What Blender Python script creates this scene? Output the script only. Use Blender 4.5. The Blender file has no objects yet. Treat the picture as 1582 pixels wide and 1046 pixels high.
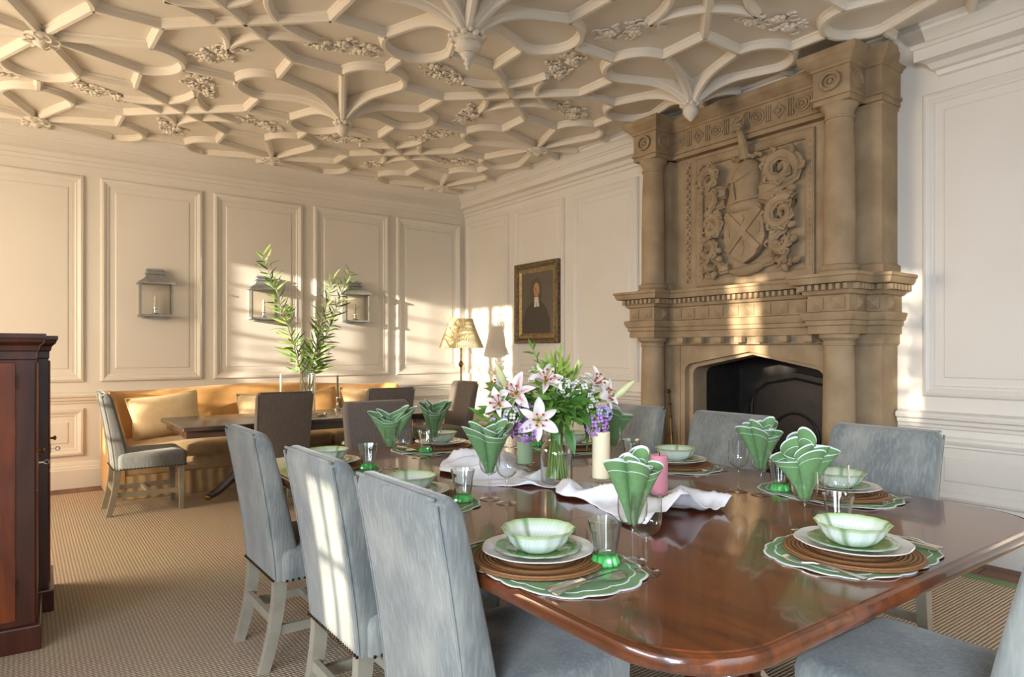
import bpy, bmesh, math, random
from math import sin, cos, pi, radians, sqrt, atan2
from mathutils import Vector, Matrix

random.seed(7)
SC = bpy.context.scene
COL = SC.collection

# ------------------------------------------------------------------ camera
F_PX, HORIZON, YAW = 1036.0, 542.3, radians(36.19)
cam_d = bpy.data.cameras.new('camera')
cam_d.sensor_width = 36.0
cam_d.lens = 36.0 * F_PX / 1582.0
cam_d.shift_y = (HORIZON - 523.0) / 1582.0
cam_d.clip_start = 0.05
cam = bpy.data.objects.new('camera', cam_d)
cam.location = (0, 0, 1.25)
cam.rotation_euler = (pi / 2, 0, -YAW)
COL.objects.link(cam)
SC.camera = cam

# ------------------------------------------------------------------ colour management, world, sun, windows' daylight
SC.view_settings.view_transform = 'Standard'
SC.view_settings.look = 'None'
SC.view_settings.gamma = 1.0
SC.view_settings.use_curve_mapping = False
SC.view_settings.exposure = -0.12
SC.cycles.use_denoising = True
SC.cycles.caustics_reflective = False
SC.cycles.caustics_refractive = False
SC.cycles.max_bounces = 10
SC.cycles.diffuse_bounces = 5
SC.cycles.transparent_max_bounces = 24
SC.cycles.sample_clamp_indirect = 6.0

world = bpy.data.worlds.new('evening_sky')
SC.world = world
world.use_nodes = True
wn = world.node_tree.nodes
bg = wn['Background']
bg.inputs[0].default_value = (0.72, 0.80, 1.0, 1)
bg.inputs[1].default_value = 0.6

SUN_DIR = Vector((1.0, 0.27, -0.14)).normalized()
sun_d = bpy.data.lights.new('low_sun', 'SUN')
sun_d.energy = 13.0
sun_d.angle = radians(0.7)
sun_d.color = (1.0, 0.86, 0.66)
sun = bpy.data.objects.new('low_sun', sun_d)
sun.location = (-8, -1, 4)
sun.rotation_euler = SUN_DIR.to_track_quat('-Z', 'Y').to_euler()
COL.objects.link(sun)


def window_light(name, loc, direction, w, h, energy, color, spread=180):
    d = bpy.data.lights.new(name, 'AREA')
    d.shape = 'RECTANGLE'
    d.size, d.size_y = w, h
    d.energy = energy
    d.color = color
    d.spread = radians(spread)
    o = bpy.data.objects.new(name, d)
    o.location = loc
    o.rotation_euler = Vector(direction).to_track_quat('-Z', 'Z').to_euler()
    COL.objects.link(o)
    return o


ROOM_L, ROOM_R, ROOM_B, ROOM_F, CEIL = -2.3, 4.6, 7.314, -2.4, 3.215
# windows in the left wall (unseen; narrow ones shaped to place the sun patches): (y0, y1, z0, z1)
WIN = [(4.36, 6.20, 0.75, 2.78), (0.99, 1.31, 2.08, 2.78), (0.95, 1.25, 0.78, 1.34), (-0.03, 0.17, 1.72, 2.78), (-1.75, -0.85, 0.75, 2.78)]
window_light('daylight_far_window', (ROOM_L + .06, 5.19, 1.77), (1, 0, -.3), 1.66, 2.0, 165, (1.0, 0.78, 0.54), 165)
window_light('daylight_middle_window', (ROOM_L + .06, 1.155, 1.77), (1, 0, -.8), 0.45, 2.0, 55, (0.86, 0.92, 1.0), 110)
window_light('daylight_near_window', (ROOM_L + .06, -1.3, 1.77), (1, 0.3, -.5), 0.9, 2.0, 165, (0.74, 0.86, 1.0), 105)
window_light('daylight_rear_window', (0.9, ROOM_F + .06, 1.77), (0, 1, -.9), 3.2, 2.0, 30, (0.86, 0.92, 1.0), 100)


# ------------------------------------------------------------------ materials
def lin(c):
    return c / 12.92 if c <= 0.04045 else ((c + 0.055) / 1.055) ** 2.4


def rgb(h):
    h = h.lstrip('#')
    return tuple(lin(int(h[i:i + 2], 16) / 255.0) for i in (0, 2, 4)) + (1.0,)


def new_mat(name):
    m = bpy.data.materials.new(name)
    m.use_nodes = True
    nt = m.node_tree
    return m, nt, nt.nodes['Principled BSDF']


def simple(name, col, rough=0.6, metal=0.0, coat=0.0, sheen=0.0, noise=None, bump=None, spec=None, attr=False, scale=(1, 1, 1), coord='Object'):
    """noise=(second colour, scale, detail, contrast) mixes a second tone; bump=(scale, strength, distance)"""
    m, nt, p = new_mat(name)
    N, L = nt.nodes, nt.links
    p.inputs['Roughness'].default_value = rough
    p.inputs['Metallic'].default_value = metal
    p.inputs['Coat Weight'].default_value = coat
    p.inputs['Coat Roughness'].default_value = 0.08
    p.inputs['Sheen Weight'].default_value = sheen
    if spec is not None:
        p.inputs['Specular IOR Level'].default_value = spec
    p.inputs['Base Color'].default_value = rgb(col)
    tc = mp = None
    if noise or bump:
        tc = N.new('ShaderNodeTexCoord')
        mp = N.new('ShaderNodeMapping')
        mp.inputs['Scale'].default_value = scale
        L.new(tc.outputs[coord], mp.inputs[0])
    base = None
    if attr:
        a = N.new('ShaderNodeAttribute')
        a.attribute_name = 'Col'
        base = a.outputs['Color']
        L.new(base, p.inputs['Base Color'])
    if noise:
        c2, sc, det, con = noise
        t = N.new('ShaderNodeTexNoise')
        t.inputs['Scale'].default_value = sc
        t.inputs['Detail'].default_value = det
        L.new(mp.outputs[0], t.inputs['Vector'])
        r = N.new('ShaderNodeValToRGB')
        r.color_ramp.elements[0].position = 0.5 - con
        r.color_ramp.elements[1].position = 0.5 + con
        L.new(t.outputs['Fac'], r.inputs[0])
        x = N.new('ShaderNodeMix')
        x.data_type = 'RGBA'
        L.new(r.outputs[0], x.inputs[0])
        if base:
            L.new(base, x.inputs[6])
        else:
            x.inputs[6].default_value = rgb(col)
        x.inputs[7].default_value = rgb(c2)
        L.new(x.outputs[2], p.inputs['Base Color'])
    if bump:
        sc, st, di = bump
        t = N.new('ShaderNodeTexNoise')
        t.inputs['Scale'].default_value = sc
        t.inputs['Detail'].default_value = 4
        L.new(mp.outputs[0], t.inputs['Vector'])
        b = N.new('ShaderNodeBump')
        b.inputs['Strength'].default_value = st
        b.inputs['Distance'].default_value = di
        L.new(t.outputs['Fac'], b.inputs['Height'])
        L.new(b.outputs[0], p.inputs['Normal'])
    return m


def wood(name, dark, light, rough, coat, scale, axis_scale, figure=0.35, bump=0.0):
    m, nt, p = new_mat(name)
    N, L = nt.nodes, nt.links
    tc = N.new('ShaderNodeTexCoord')
    mp = N.new('ShaderNodeMapping')
    mp.inputs['Scale'].default_value = axis_scale
    L.new(tc.outputs['Object'], mp.inputs[0])
    t = N.new('ShaderNodeTexNoise')
    t.inputs['Scale'].default_value = scale
    t.inputs['Detail'].default_value = 8
    t.inputs['Roughness'].default_value = 0.62
    t.inputs['Distortion'].default_value = figure
    L.new(mp.outputs[0], t.inputs['Vector'])
    r = N.new('ShaderNodeValToRGB')
    r.color_ramp.elements[0].position = 0.33
    r.color_ramp.elements[1].position = 0.68
    r.color_ramp.elements[0].color = rgb(dark)
    r.color_ramp.elements[1].color = rgb(light)
    L.new(t.outputs['Fac'], r.inputs[0])
    L.new(r.outputs[0], p.inputs['Base Color'])
    p.inputs['Roughness'].default_value = rough
    p.inputs['Coat Weight'].default_value = coat
    p.inputs['Coat Roughness'].default_value = 0.06
    if bump:
        b = N.new('ShaderNodeBump')
        b.inputs['Strength'].default_value = bump
        b.inputs['Distance'].default_value = 0.002
        L.new(t.outputs['Fac'], b.inputs['Height'])
        L.new(b.outputs[0], p.inputs['Normal'])
    return m


def velvet(name, base, worn, light):
    m, nt, p = new_mat(name)
    N, L = nt.nodes, nt.links
    tc = N.new('ShaderNodeTexCoord')
    info = N.new('ShaderNodeObjectInfo')
    add = N.new('ShaderNodeVectorMath')
    L.new(tc.outputs['Object'], add.inputs[0])
    L.new(info.outputs['Location'], add.inputs[1])

    def tex(scale, sv, lo, hi, det=5):
        mp = N.new('ShaderNodeMapping')
        mp.inputs['Scale'].default_value = sv
        L.new(add.outputs[0], mp.inputs[0])
        t = N.new('ShaderNodeTexNoise')
        t.inputs['Scale'].default_value = scale
        t.inputs['Detail'].default_value = det
        L.new(mp.outputs[0], t.inputs['Vector'])
        r = N.new('ShaderNodeMapRange')
        r.inputs[1].default_value = lo
        r.inputs[2].default_value = hi
        L.new(t.outputs['Fac'], r.inputs[0])
        return r.outputs[0]

    def mix(f, a, b):
        x = N.new('ShaderNodeMix')
        x.data_type = 'RGBA'
        L.new(f, x.inputs[0])
        for i, q in ((6, a), (7, b)):
            if isinstance(q, tuple):
                x.inputs[i].default_value = q
            else:
                L.new(q, x.inputs[i])
        return x.outputs[2]
    c = mix(tex(7, (1, 1, .7), .42, .75), rgb(base), rgb(worn))
    c = mix(tex(110, (1, 1, .12), .45, 1.25, 3), c, rgb(light))
    L.new(c, p.inputs['Base Color'])
    p.inputs['Roughness'].default_value = 0.85
    p.inputs['Sheen Weight'].default_value = 0.35
    p.inputs['Sheen Roughness'].default_value = 0.45
    b = N.new('ShaderNodeBump')
    b.inputs['Strength'].default_value = 0.35
    b.inputs['Distance'].default_value = 0.003
    L.new(tex(120, (1, 1, .25), .2, .8, 3), b.inputs['Height'])
    L.new(b.outputs[0], p.inputs['Normal'])
    return m


def clear_glass(name, tint=(1, 1, 1), gloss=1.0, ior=1.45, edge=.62):
    m = bpy.data.materials.new(name)
    m.use_nodes = True
    nt = m.node_tree
    N, L = nt.nodes, nt.links
    for n in list(N):
        N.remove(n)
    out = N.new('ShaderNodeOutputMaterial')
    tr = N.new('ShaderNodeBsdfTransparent')
    tr.inputs[0].default_value = tuple(tint) + (1,)
    gl = N.new('ShaderNodeBsdfGlossy')
    gl.inputs['Roughness'].default_value = 0.03
    lw = N.new('ShaderNodeLayerWeight')
    lw.inputs['Blend'].default_value = 0.5
    pw = N.new('ShaderNodeMath')
    pw.operation = 'POWER'
    pw.inputs[1].default_value = 3.0
    L.new(lw.outputs['Facing'], pw.inputs[0])
    fr = N.new('ShaderNodeMath')
    fr.operation = 'MULTIPLY_ADD'
    fr.inputs[1].default_value = 0.8
    fr.inputs[2].default_value = (ior - 1) ** 2 / (ior + 1) ** 2
    L.new(pw.outputs[0], fr.inputs[0])
    ti = N.new('ShaderNodeMix')
    ti.data_type = 'RGBA'
    ti.inputs[6].default_value = tuple(tint) + (1,)
    ti.inputs[7].default_value = tuple(c * edge for c in tint) + (1,)
    L.new(pw.outputs[0], ti.inputs[0])
    L.new(ti.outputs[2], tr.inputs[0])
    mu = N.new('ShaderNodeMath')
    mu.operation = 'MULTIPLY'
    mu.inputs[1].default_value = gloss
    mu.use_clamp = True
    L.new(fr.outputs[0], mu.inputs[0])
    mx = N.new('ShaderNodeMixShader')
    L.new(mu.outputs[0], mx.inputs[0])
    L.new(tr.outputs[0], mx.inputs[1])
    L.new(gl.outputs[0], mx.inputs[2])
    L.new(mx.outputs[0], out.inputs[0])
    return m


def sisal():
    m, nt, p = new_mat('sisal_carpet')
    N, L = nt.nodes, nt.links
    tc = N.new('ShaderNodeTexCoord')

    def wave(direction, scale, dist):
        w = N.new('ShaderNodeTexWave')
        w.wave_type = 'BANDS'
        w.bands_direction = direction
        w.inputs['Scale'].default_value = scale
        w.inputs['Distortion'].default_value = dist
        w.inputs['Detail'].default_value = 2
        w.inputs['Detail Scale'].default_value = 3
        L.new(tc.outputs['Object'], w.inputs['Vector'])
        return w.outputs['Fac']
    a, b = wave('Y', 19.0, 0.7), wave('X', 19.0, 0.7)
    mul = N.new('ShaderNodeMath')
    mul.operation = 'MULTIPLY'
    L.new(a, mul.inputs[0])
    mr = N.new('ShaderNodeMapRange')
    mr.inputs[3].default_value = 0.45
    L.new(b, mr.inputs[0])
    L.new(mr.outputs[0], mul.inputs[1])
    t = N.new('ShaderNodeTexNoise')
    t.inputs['Scale'].default_value = 2.2
    t.inputs['Detail'].default_value = 6
    L.new(tc.outputs['Object'], t.inputs['Vector'])
    r = N.new('ShaderNodeValToRGB')
    r.color_ramp.elements[0].color = rgb('#8b7b69')
    r.color_ramp.elements[1].color = rgb('#dccbb5')
    r.color_ramp.elements[0].position = 0.0
    r.color_ramp.elements[1].position = 0.75
    L.new(mul.outputs[0], r.inputs[0])
    x = N.new('ShaderNodeMix')
    x.data_type = 'RGBA'
    x.blend_type = 'MULTIPLY'
    x.inputs[0].default_value = 0.18
    L.new(r.outputs[0], x.inputs[6])
    L.new(t.outputs['Color'], x.inputs[7])
    L.new(x.outputs[2], p.inputs['Base Color'])
    p.inputs['Roughness'].default_value = 0.95
    p.inputs['Specular IOR Level'].default_value = 0.1
    bu = N.new('ShaderNodeBump')
    bu.inputs['Strength'].default_value = 0.8
    bu.inputs['Distance'].default_value = 0.006
    L.new(mul.outputs[0], bu.inputs['Height'])
    L.new(bu.outputs[0], p.inputs['Normal'])
    return m


M = {}
M['wall'] = simple('cream_panel_paint', '#e4e1db', 0.42, noise=('#dcd8d0', 1.5, 3, .3), bump=(30, .05, .002))
M['plaster'] = simple('ceiling_plaster', '#e6e0d4', 0.75, noise=('#dbd3c5', 1.2, 4, .3), bump=(40, .08, .002))
M['stone'] = simple('warm_sandstone', '#b29d80', 0.85, noise=('#927e63', 5, 8, .22), bump=(60, .35, .004), spec=.25)
M['stone2'] = simple('warm_sandstone_carved', '#ad987b', 0.85, noise=('#8e7a5f', 7, 8, .22), bump=(70, .3, .003), spec=.25)
M['soot'] = simple('sooty_iron', '#15120f', 0.75, noise=('#2a2622', 9, 6, .2), bump=(25, .4, .004))
M['iron'] = simple('cast_iron_fireback', '#141210', 0.5, noise=('#262320', 12, 6, .2), bump=(30, .5, .005))
M['carpet'] = sisal()
M['carpet_edge'] = simple('green_binding', '#6f8a5e', 0.9, bump=(200, .3, .002))
M['floor'] = wood('oak_floor_boards', '#4f3325', '#8a6148', 0.5, 0.0, 7, (1, .12, 1))
M['mahogany'] = wood('polished_mahogany', '#35180b', '#7a3f1c', 0.25, 0.6, 5, (2.6, .28, 1), .6)
M['mahogany_dark'] = wood('dark_mahogany', '#2a1009', '#59250f', 0.3, 0.3, 6, (2, 2, .3), .5)
M['cabinet'] = wood('figured_mahogany', '#4d1d0b', '#92451c', 0.35, 0.2, 4, (2.2, 2.2, .35), .9)
M['cabinet_dark'] = wood('dark_figured_mahogany', '#30140c', '#5c2a17', 0.38, 0.2, 5, (2, 2, .3), .6)
M['ebony'] = wood('dark_stained_oak', '#1c1410', '#4a372a', 0.3, 0.3, 5, (.3, 2.4, 1), .5)
M['velvet'] = velvet('worn_blue_grey_velvet', '#6c7272', '#94968f', '#a9adaa')
M['velvet_dark'] = velvet('worn_taupe_velvet', '#6b625a', '#6d665f', '#897f75')
M['velvet_shaded'] = velvet('shade_painted_grey_velvet', '#666b6c', '#70706d', '#868a8a')  # grey velvet darkened: the side-on chair's shade is put into the colour
M['leg'] = simple('grey_painted_wood', '#a29c8c', 0.55, noise=('#8f8979', 12, 4, .2))
M['nail'] = simple('antiqued_brass_nails', '#4a3a28', 0.4, metal=1.0)
M['brass'] = simple('aged_brass', '#8a6a35', 0.35, metal=1.0)
M['steel'] = simple('polished_steel', '#d9d6d0', 0.18, metal=1.0)
M['pewter'] = simple('galvanised_lantern_metal', '#a4a9ad', 0.42, metal=.35, noise=('#8d9194', 20, 4, .2))
M['gold'] = simple('tarnished_gilt_frame', '#8b7a5c', 0.5, metal=.35, noise=('#4d3a22', 40, 6, .2), bump=(120, .6, .004))
M['gold_in'] = simple('gilt_slip', '#a8956f', 0.45, metal=.4, noise=('#7a6238', 30, 4, .2))
M['canvas'] = simple('dark_umber_canvas', '#5d564b', 0.55, noise=('#6c6458', 4, 4, .3))
M['sofa'] = simple('gold_damask', '#d0a468', 0.8, sheen=.2, noise=('#c39458', 14, 5, .25), bump=(150, .25, .002))
M['sofa_seat'] = simple('buff_damask', '#c8ac84', 0.8, sheen=.2, noise=('#b3956b', 14, 5, .25), bump=(150, .25, .002))
M['cushion'] = simple('cream_cushion_linen', '#dcc7a2', 0.85, sheen=.2, noise=('#cfb78e', 12, 5, .25), bump=(160, .25, .002))
M['shade'] = simple('pleated_cream_silk', '#e8d8ac', 0.8)
M['china'] = simple('white_glazed_china', '#ece9e2', 0.12, coat=.4, noise=('#dedbd2', 60, 2, .3))
M['china_col'] = simple('painted_majolica', '#ffffff', 0.14, coat=.5, attr=True)


def coiled():
    m, nt, p = new_mat('woven_rattan')
    N, L = nt.nodes, nt.links
    tc = N.new('ShaderNodeTexCoord')
    w = N.new('ShaderNodeTexWave')
    w.wave_type = 'RINGS'
    w.rings_direction = 'Z'
    w.inputs['Scale'].default_value = 32.0
    w.inputs['Distortion'].default_value = 1.2
    w.inputs['Detail'].default_value = 3.0
    w.inputs['Detail Scale'].default_value = 6.0
    L.new(tc.outputs['Object'], w.inputs['Vector'])
    r = N.new('ShaderNodeValToRGB')
    r.color_ramp.elements[0].color = rgb('#6a4528')
    r.color_ramp.elements[1].color = rgb('#9b6d3d')
    L.new(w.outputs['Fac'], r.inputs[0])
    L.new(r.outputs[0], p.inputs['Base Color'])
    p.inputs['Roughness'].default_value = .6
    b = N.new('ShaderNodeBump')
    b.inputs['Strength'].default_value = .8
    b.inputs['Distance'].default_value = .003
    L.new(w.outputs['Fac'], b.inputs['Height'])
    L.new(b.outputs[0], p.inputs['Normal'])
    return m


M['rattan'] = coiled()
M['mat_green'] = simple('sage_green_linen', '#74966a', 0.85, noise=('#68895e', 120, 3, .3), bump=(300, .3, .001))
M['napkin'] = simple('leaf_green_linen', '#6a8f5c', 0.85, noise=('#5d8251', 90, 3, .3), bump=(300, .3, .001))
M['trim'] = simple('white_stitched_edging', '#d3d9d6', 0.85, bump=(200, .4, .001))
M['linen'] = simple('white_linen', '#e8e9ee', 0.85, noise=('#dfe0e6', 60, 3, .3), bump=(220, .25, .001))
M['wax_cream'] = simple('cream_wax', '#ece0bd', 0.5)
M['wax_green'] = simple('sage_wax', '#a9c4a2', 0.5)
M['wax_pink'] = simple('pink_wax', '#d78f9f', 0.5)
M['wax_mauve'] = simple('mauve_wax', '#b0788c', 0.5)
M['wax_grey'] = simple('grey_wax', '#77756a', 0.5)
M['wick'] = simple('wick', '#2a241d', 0.9)
M['glass'] = clear_glass('clear_glass', (.975, .985, .98), 1.9)
M['glass_pane'] = clear_glass('lantern_glass', (.97, .97, .96), .35)
M['glass_thick'] = clear_glass('thick_clear_glass', (.93, .955, .945), 2.0, 1.5)
M['glass_green'] = simple('green_glass', '#2f9a45', 0.08, coat=.5, noise=('#66c46a', 40, 2, .2))
M['water'] = clear_glass('vase_water', (.90, .95, .90), .6, 1.33)
M['leaf'] = simple('fresh_leaf', '#6d9a3c', 0.5, noise=('#547f2d', 20, 3, .3))
M['leaf_dark'] = simple('dark_leaf', '#38642c', 0.4, noise=('#4f7f38', 14, 3, .3))
M['leaf_light'] = simple('pale_green_leaf', '#9dbb52', 0.5, noise=('#86a942', 20, 3, .3))
M['leaf_sage'] = simple('willow_leaf', '#7f9a52', 0.5, noise=('#667f43', 20, 3, .3))
M['stem'] = simple('green_stem', '#7d9a48', 0.5)
M['stem_dark'] = simple('brown_stem', '#5c5a38', 0.6)
M['petal'] = simple('lily_petal', '#ffffff', 0.5, attr=True, sheen=.2)
M['lilac'] = simple('lilac_floret', '#c79bd6', 0.6, noise=('#a56fc0', 30, 3, .3))
M['lavender'] = simple('pale_lavender_floret', '#c3b6e4', 0.6, noise=('#a898d2', 30, 3, .3))
M['white_flower'] = simple('white_floret', '#e6e6dc', 0.6, noise=('#cfd2c0', 30, 3, .3))
M['stamen'] = simple('rust_stamen', '#a8521f', 0.7)
M['bud'] = simple('lily_bud', '#d9dca4', 0.5)
M['skin'] = simple('painted_skin', '#b98a64', 0.6)
M['wig'] = simple('painted_grey_wig', '#5e5143', 0.6)
M['gown'] = simple('painted_black_gown', '#4a443b', 0.6)
M['bands'] = simple('painted_white_bands', '#d2c9b8', 0.6)
M['paper'] = simple('rust_paper', '#b77a5e', 0.8)
M['white_paint'] = simple('white_window_paint', '#e8e6e0', 0.5)
M['cable'] = simple('pale_flex', '#c9b99a', 0.6)
M['plate_cream'] = simple('lantern_back_plate', '#d2cabb', 0.4)
M['bulb'] = simple('candle_bulb_glass', '#efeadd', 0.3)


# ------------------------------------------------------------------ mesh helpers
def world_loc(o):
    v = Vector((0, 0, 0))
    while o is not None:
        v += Vector(o.location)
        o = o.parent
    return v


class MB:
    def __init__(self):
        self.v, self.f = [], []

    def add(self, vs, fs):
        n = len(self.v)
        self.v += [tuple(p) for p in vs]
        self.f += [tuple(i + n for i in q) for q in fs]
        return self

    def box(self, x0, x1, y0, y1, z0, z1):
        vs = [(x, y, z) for z in (z0, z1) for y in (y0, y1) for x in (x0, x1)]
        return self.add(vs, [(0, 2, 3, 1), (4, 5, 7, 6), (0, 1, 5, 4), (2, 6, 7, 3), (0, 4, 6, 2), (1, 3, 7, 5)])

    def obox(self, c, half, m):
        c = Vector(c)
        vs = [c + m @ Vector((sx * half[0], sy * half[1], sz * half[2])) for sz in (-1, 1) for sy in (-1, 1) for sx in (-1, 1)]
        return self.add(vs, [(0, 2, 3, 1), (4, 5, 7, 6), (0, 1, 5, 4), (2, 6, 7, 3), (0, 4, 6, 2), (1, 3, 7, 5)])

    def loft(self, secs, closed=True, cap0=True, cap1=True, loop=False):
        n, k = len(secs[0]), len(secs)
        vs = [p for s in secs for p in s]
        fs = []
        for i in range(k if loop else k - 1):
            j = (i + 1) % k
            for a in range(n if closed else n - 1):
                b = (a + 1) % n
                fs.append((i * n + a, i * n + b, j * n + b, j * n + a))
        if not loop and closed:
            if cap0:
                fs.append(tuple(reversed(range(n))))
            if cap1:
                fs.append(tuple((k - 1) * n + a for a in range(n)))
        return self.add(vs, fs)

    def lathe(self, prof, n=24, c=(0, 0, 0), rf=None, cap0=True, cap1=True, squash=(1, 1)):
        secs = []
        for k, (r, z) in enumerate(prof):
            s = []
            for a in range(n):
                t = 2 * pi * a / n
                rr = max(r, 1e-4) * (rf(t, k) if rf else 1)
                s.append((c[0] + rr * cos(t) * squash[0], c[1] + rr * sin(t) * squash[1], c[2] + z))
            secs.append(s)
        return self.loft(secs, True, cap0, cap1)

    def tube(self, path, r, n=8, cap=True, flat=None, up=None):
        P = [Vector(p) for p in path]
        k = len(P)
        rs = r if isinstance(r, (list, tuple)) else [r] * k
        T = [(P[min(i + 1, k - 1)] - P[max(i - 1, 0)]).normalized() for i in range(k)]
        ref = Vector(up) if up else (Vector((0, 0, 1)) if abs(T[0].z) < .9 else Vector((1, 0, 0)))
        secs = []
        for i in range(k):
            if up:
                a = Vector(up)
                a = (a - T[i] * a.dot(T[i])).normalized()
            else:
                a = (ref - T[i] * ref.dot(T[i]))
                a = a.normalized() if a.length > 1e-5 else T[i].orthogonal().normalized()
                ref = a
            b = T[i].cross(a)
            fa = 1.0 if flat is None else flat
            secs.append([P[i] + (a * cos(t) * fa + b * sin(t)) * rs[i] for t in [2 * pi * q / n for q in range(n)]])
        return self.loft(secs, True, cap, cap)

    def poly_prism(self, pts, d):
        """pts: list of 3D points in a plane, d: extrusion vector"""
        n = len(pts)
        d = Vector(d)
        vs = [Vector(p) for p in pts] + [Vector(p) + d for p in pts]
        fs = [tuple(range(n)), tuple(reversed(range(n, 2 * n)))]
        for a in range(n):
            b = (a + 1) % n
            fs.append((b, a, n + a, n + b))
        return self.add(vs, fs)

    def frame(self, o, ex, ey, en, x0, x1, y0, y1, prof):
        o, ex, ey, en = Vector(o), Vector(ex), Vector(ey), Vector(en)
        secs = []
        for (sx, sy) in ((0, 0), (1, 0), (1, 1), (0, 1)):
            s = []
            for (a, b) in prof:
                x = x0 + a if sx == 0 else x1 - a
                y = y0 + a if sy == 0 else y1 - a
                s.append(o + ex * x + ey * y + en * b)
            secs.append(s)
        return self.loft(secs, False, loop=True)

    def block(self, yc, hw, xf, xw, prof):
        """moulded block against a wall at x=xw, front at x=xf facing -x"""
        secs = [[(xw, yc + hw + p, z), (xf - p, yc + hw + p, z), (xf - p, yc - hw - p, z), (xw, yc - hw - p, z)] for (p, z) in prof]
        return self.loft(secs)

    def sphere(self, c, r, n=10, m=6, sc=(1, 1, 1)):
        secs = []
        for i in range(1, m):
            t = pi * i / m
            secs.append([(c[0] + r * sc[0] * sin(t) * cos(2 * pi * a / n), c[1] + r * sc[1] * sin(t) * sin(2 * pi * a / n), c[2] - r * sc[2] * cos(t)) for a in range(n)])
        k = len(self.v)
        self.loft(secs, True, False, False)
        self.v += [(c[0], c[1], c[2] - r * sc[2]), (c[0], c[1], c[2] + r * sc[2])]
        b, t = len(self.v) - 2, len(self.v) - 1
        for a in range(n):
            self.f.append((b, k + (a + 1) % n, k + a))
            self.f.append((t, k + (m - 2) * n + a, k + (m - 2) * n + (a + 1) % n))
        return self

    def grid(self, fn, nu, nv, closed_u=False):
        vs = [fn(i / (nu if closed_u else nu - 1), j / (nv - 1)) for j in range(nv) for i in range(nu)]
        fs = []
        for j in range(nv - 1):
            for i in range(nu if closed_u else nu - 1):
                i2 = (i + 1) % nu
                fs.append((j * nu + i, j * nu + i2, (j + 1) * nu + i2, (j + 1) * nu + i))
        return self.add(vs, fs)

    def mesh(self, name, mat, off=Vector((0, 0, 0)), smooth=35, bevel=0, col=None, fix=True):
        me = bpy.data.meshes.new(name)
        me.from_pydata([tuple(Vector(p) - off) for p in self.v], [], self.f)
        if bevel or fix:
            bm = bmesh.new()
            bm.from_mesh(me)
            if bevel:
                bmesh.ops.remove_doubles(bm, verts=bm.verts, dist=1e-6)
                es = [e for e in bm.edges if len(e.link_faces) == 2 and e.calc_face_angle(0) > radians(40)]
                bmesh.ops.bevel(bm, geom=es, offset=bevel, segments=2, profile=.6, affect='EDGES', clamp_overlap=True)
            bmesh.ops.recalc_face_normals(bm, faces=bm.faces)
            bm.to_mesh(me)
            bm.free()
        if smooth is not None:
            me.polygons.foreach_set('use_smooth', [True] * len(me.polygons))
            if smooth < 180:
                me.set_sharp_from_angle(angle=radians(smooth))
        if mat is not None:
            me.materials.append(M[mat] if isinstance(mat, str) else mat)
        if col:
            a = me.color_attributes.new('Col', 'FLOAT_COLOR', 'POINT')
            for i, vt in enumerate(me.vertices):
                c = col(vt.co)
                a.data[i].color = (c[0], c[1], c[2], 1)
        me.update()
        return me


def link(name, data, parent=None):
    o = bpy.data.objects.new(name, data)
    COL.objects.link(o)
    if parent is not None:
        o.parent = parent
    return o


def part(name, mb, mat, parent, **kw):
    """a child mesh; mb coordinates are in the frame where the parents' locations have been added"""
    stuff = kw.pop('stuff', False)
    label = kw.pop('label', None)
    o = link(name, mb.mesh(name, mat, world_loc(parent), **kw), parent)
    if stuff:
        o['kind'] = 'stuff'
    if label:
        o['label'] = label
    return o


def tag(o, label, cat, group=None, kind=None):
    o['label'] = label
    o['category'] = cat
    if group:
        o['group'] = group
    if kind:
        o['kind'] = kind
    return o


def empty(name, loc, label, cat, group=None):
    o = bpy.data.objects.new(name, None)
    o.empty_display_size = .1
    COL.objects.link(o)
    o.location = loc
    return tag(o, label, cat, group)


def single(name, mb, mat, loc, label, cat, group=None, **kw):
    o = link(name, mb.mesh(name, mat, Vector(loc), **kw))
    o.location = loc
    return tag(o, label, cat, group)


def dup(o, parent=None, loc=None, rotz=None, label=None, group=None):
    c = o.copy()
    COL.objects.link(c)
    if parent is not None:
        c.parent = parent
    for ch in list(o.children):
        dup(ch, c)
    if loc is not None:
        c.location = loc
    if rotz is not None:
        c.rotation_euler = (0, 0, rotz)
    if label:
        c['label'] = label
    if group:
        c['group'] = group
    return c


def structure(name, mb, mat, label, cat, **kw):
    o = link(name, mb.mesh(name, mat, **kw))
    return tag(o, label, cat, kind='structure')


def holes_wall(mb, axis, c0, c1, u0, u1, z0, z1, holes):
    us = sorted({u0, u1, *[h[0] for h in holes], *[h[1] for h in holes]})
    zs = sorted({z0, z1, *[h[2] for h in holes], *[h[3] for h in holes]})
    for a, b in zip(us, us[1:]):
        for p, q in zip(zs, zs[1:]):
            um, zm = (a + b) / 2, (p + q) / 2
            if any(h[0] < um < h[1] and h[2] < zm < h[3] for h in holes):
                continue
            if axis == 'x':
                mb.box(c0, c1, a, b, p, q)
            else:
                mb.box(a, b, c0, c1, p, q)


def rrect(hx, hy, r, n=4):
    pts = []
    for (sx, sy, a0) in ((1, 1, 0), (-1, 1, pi / 2), (-1, -1, pi), (1, -1, 3 * pi / 2)):
        for k in range(n + 1):
            a = a0 + (pi / 2) * k / n
            pts.append((sx * (hx - r) + r * cos(a), sy * (hy - r) + r * sin(a)))
    return pts


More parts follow.
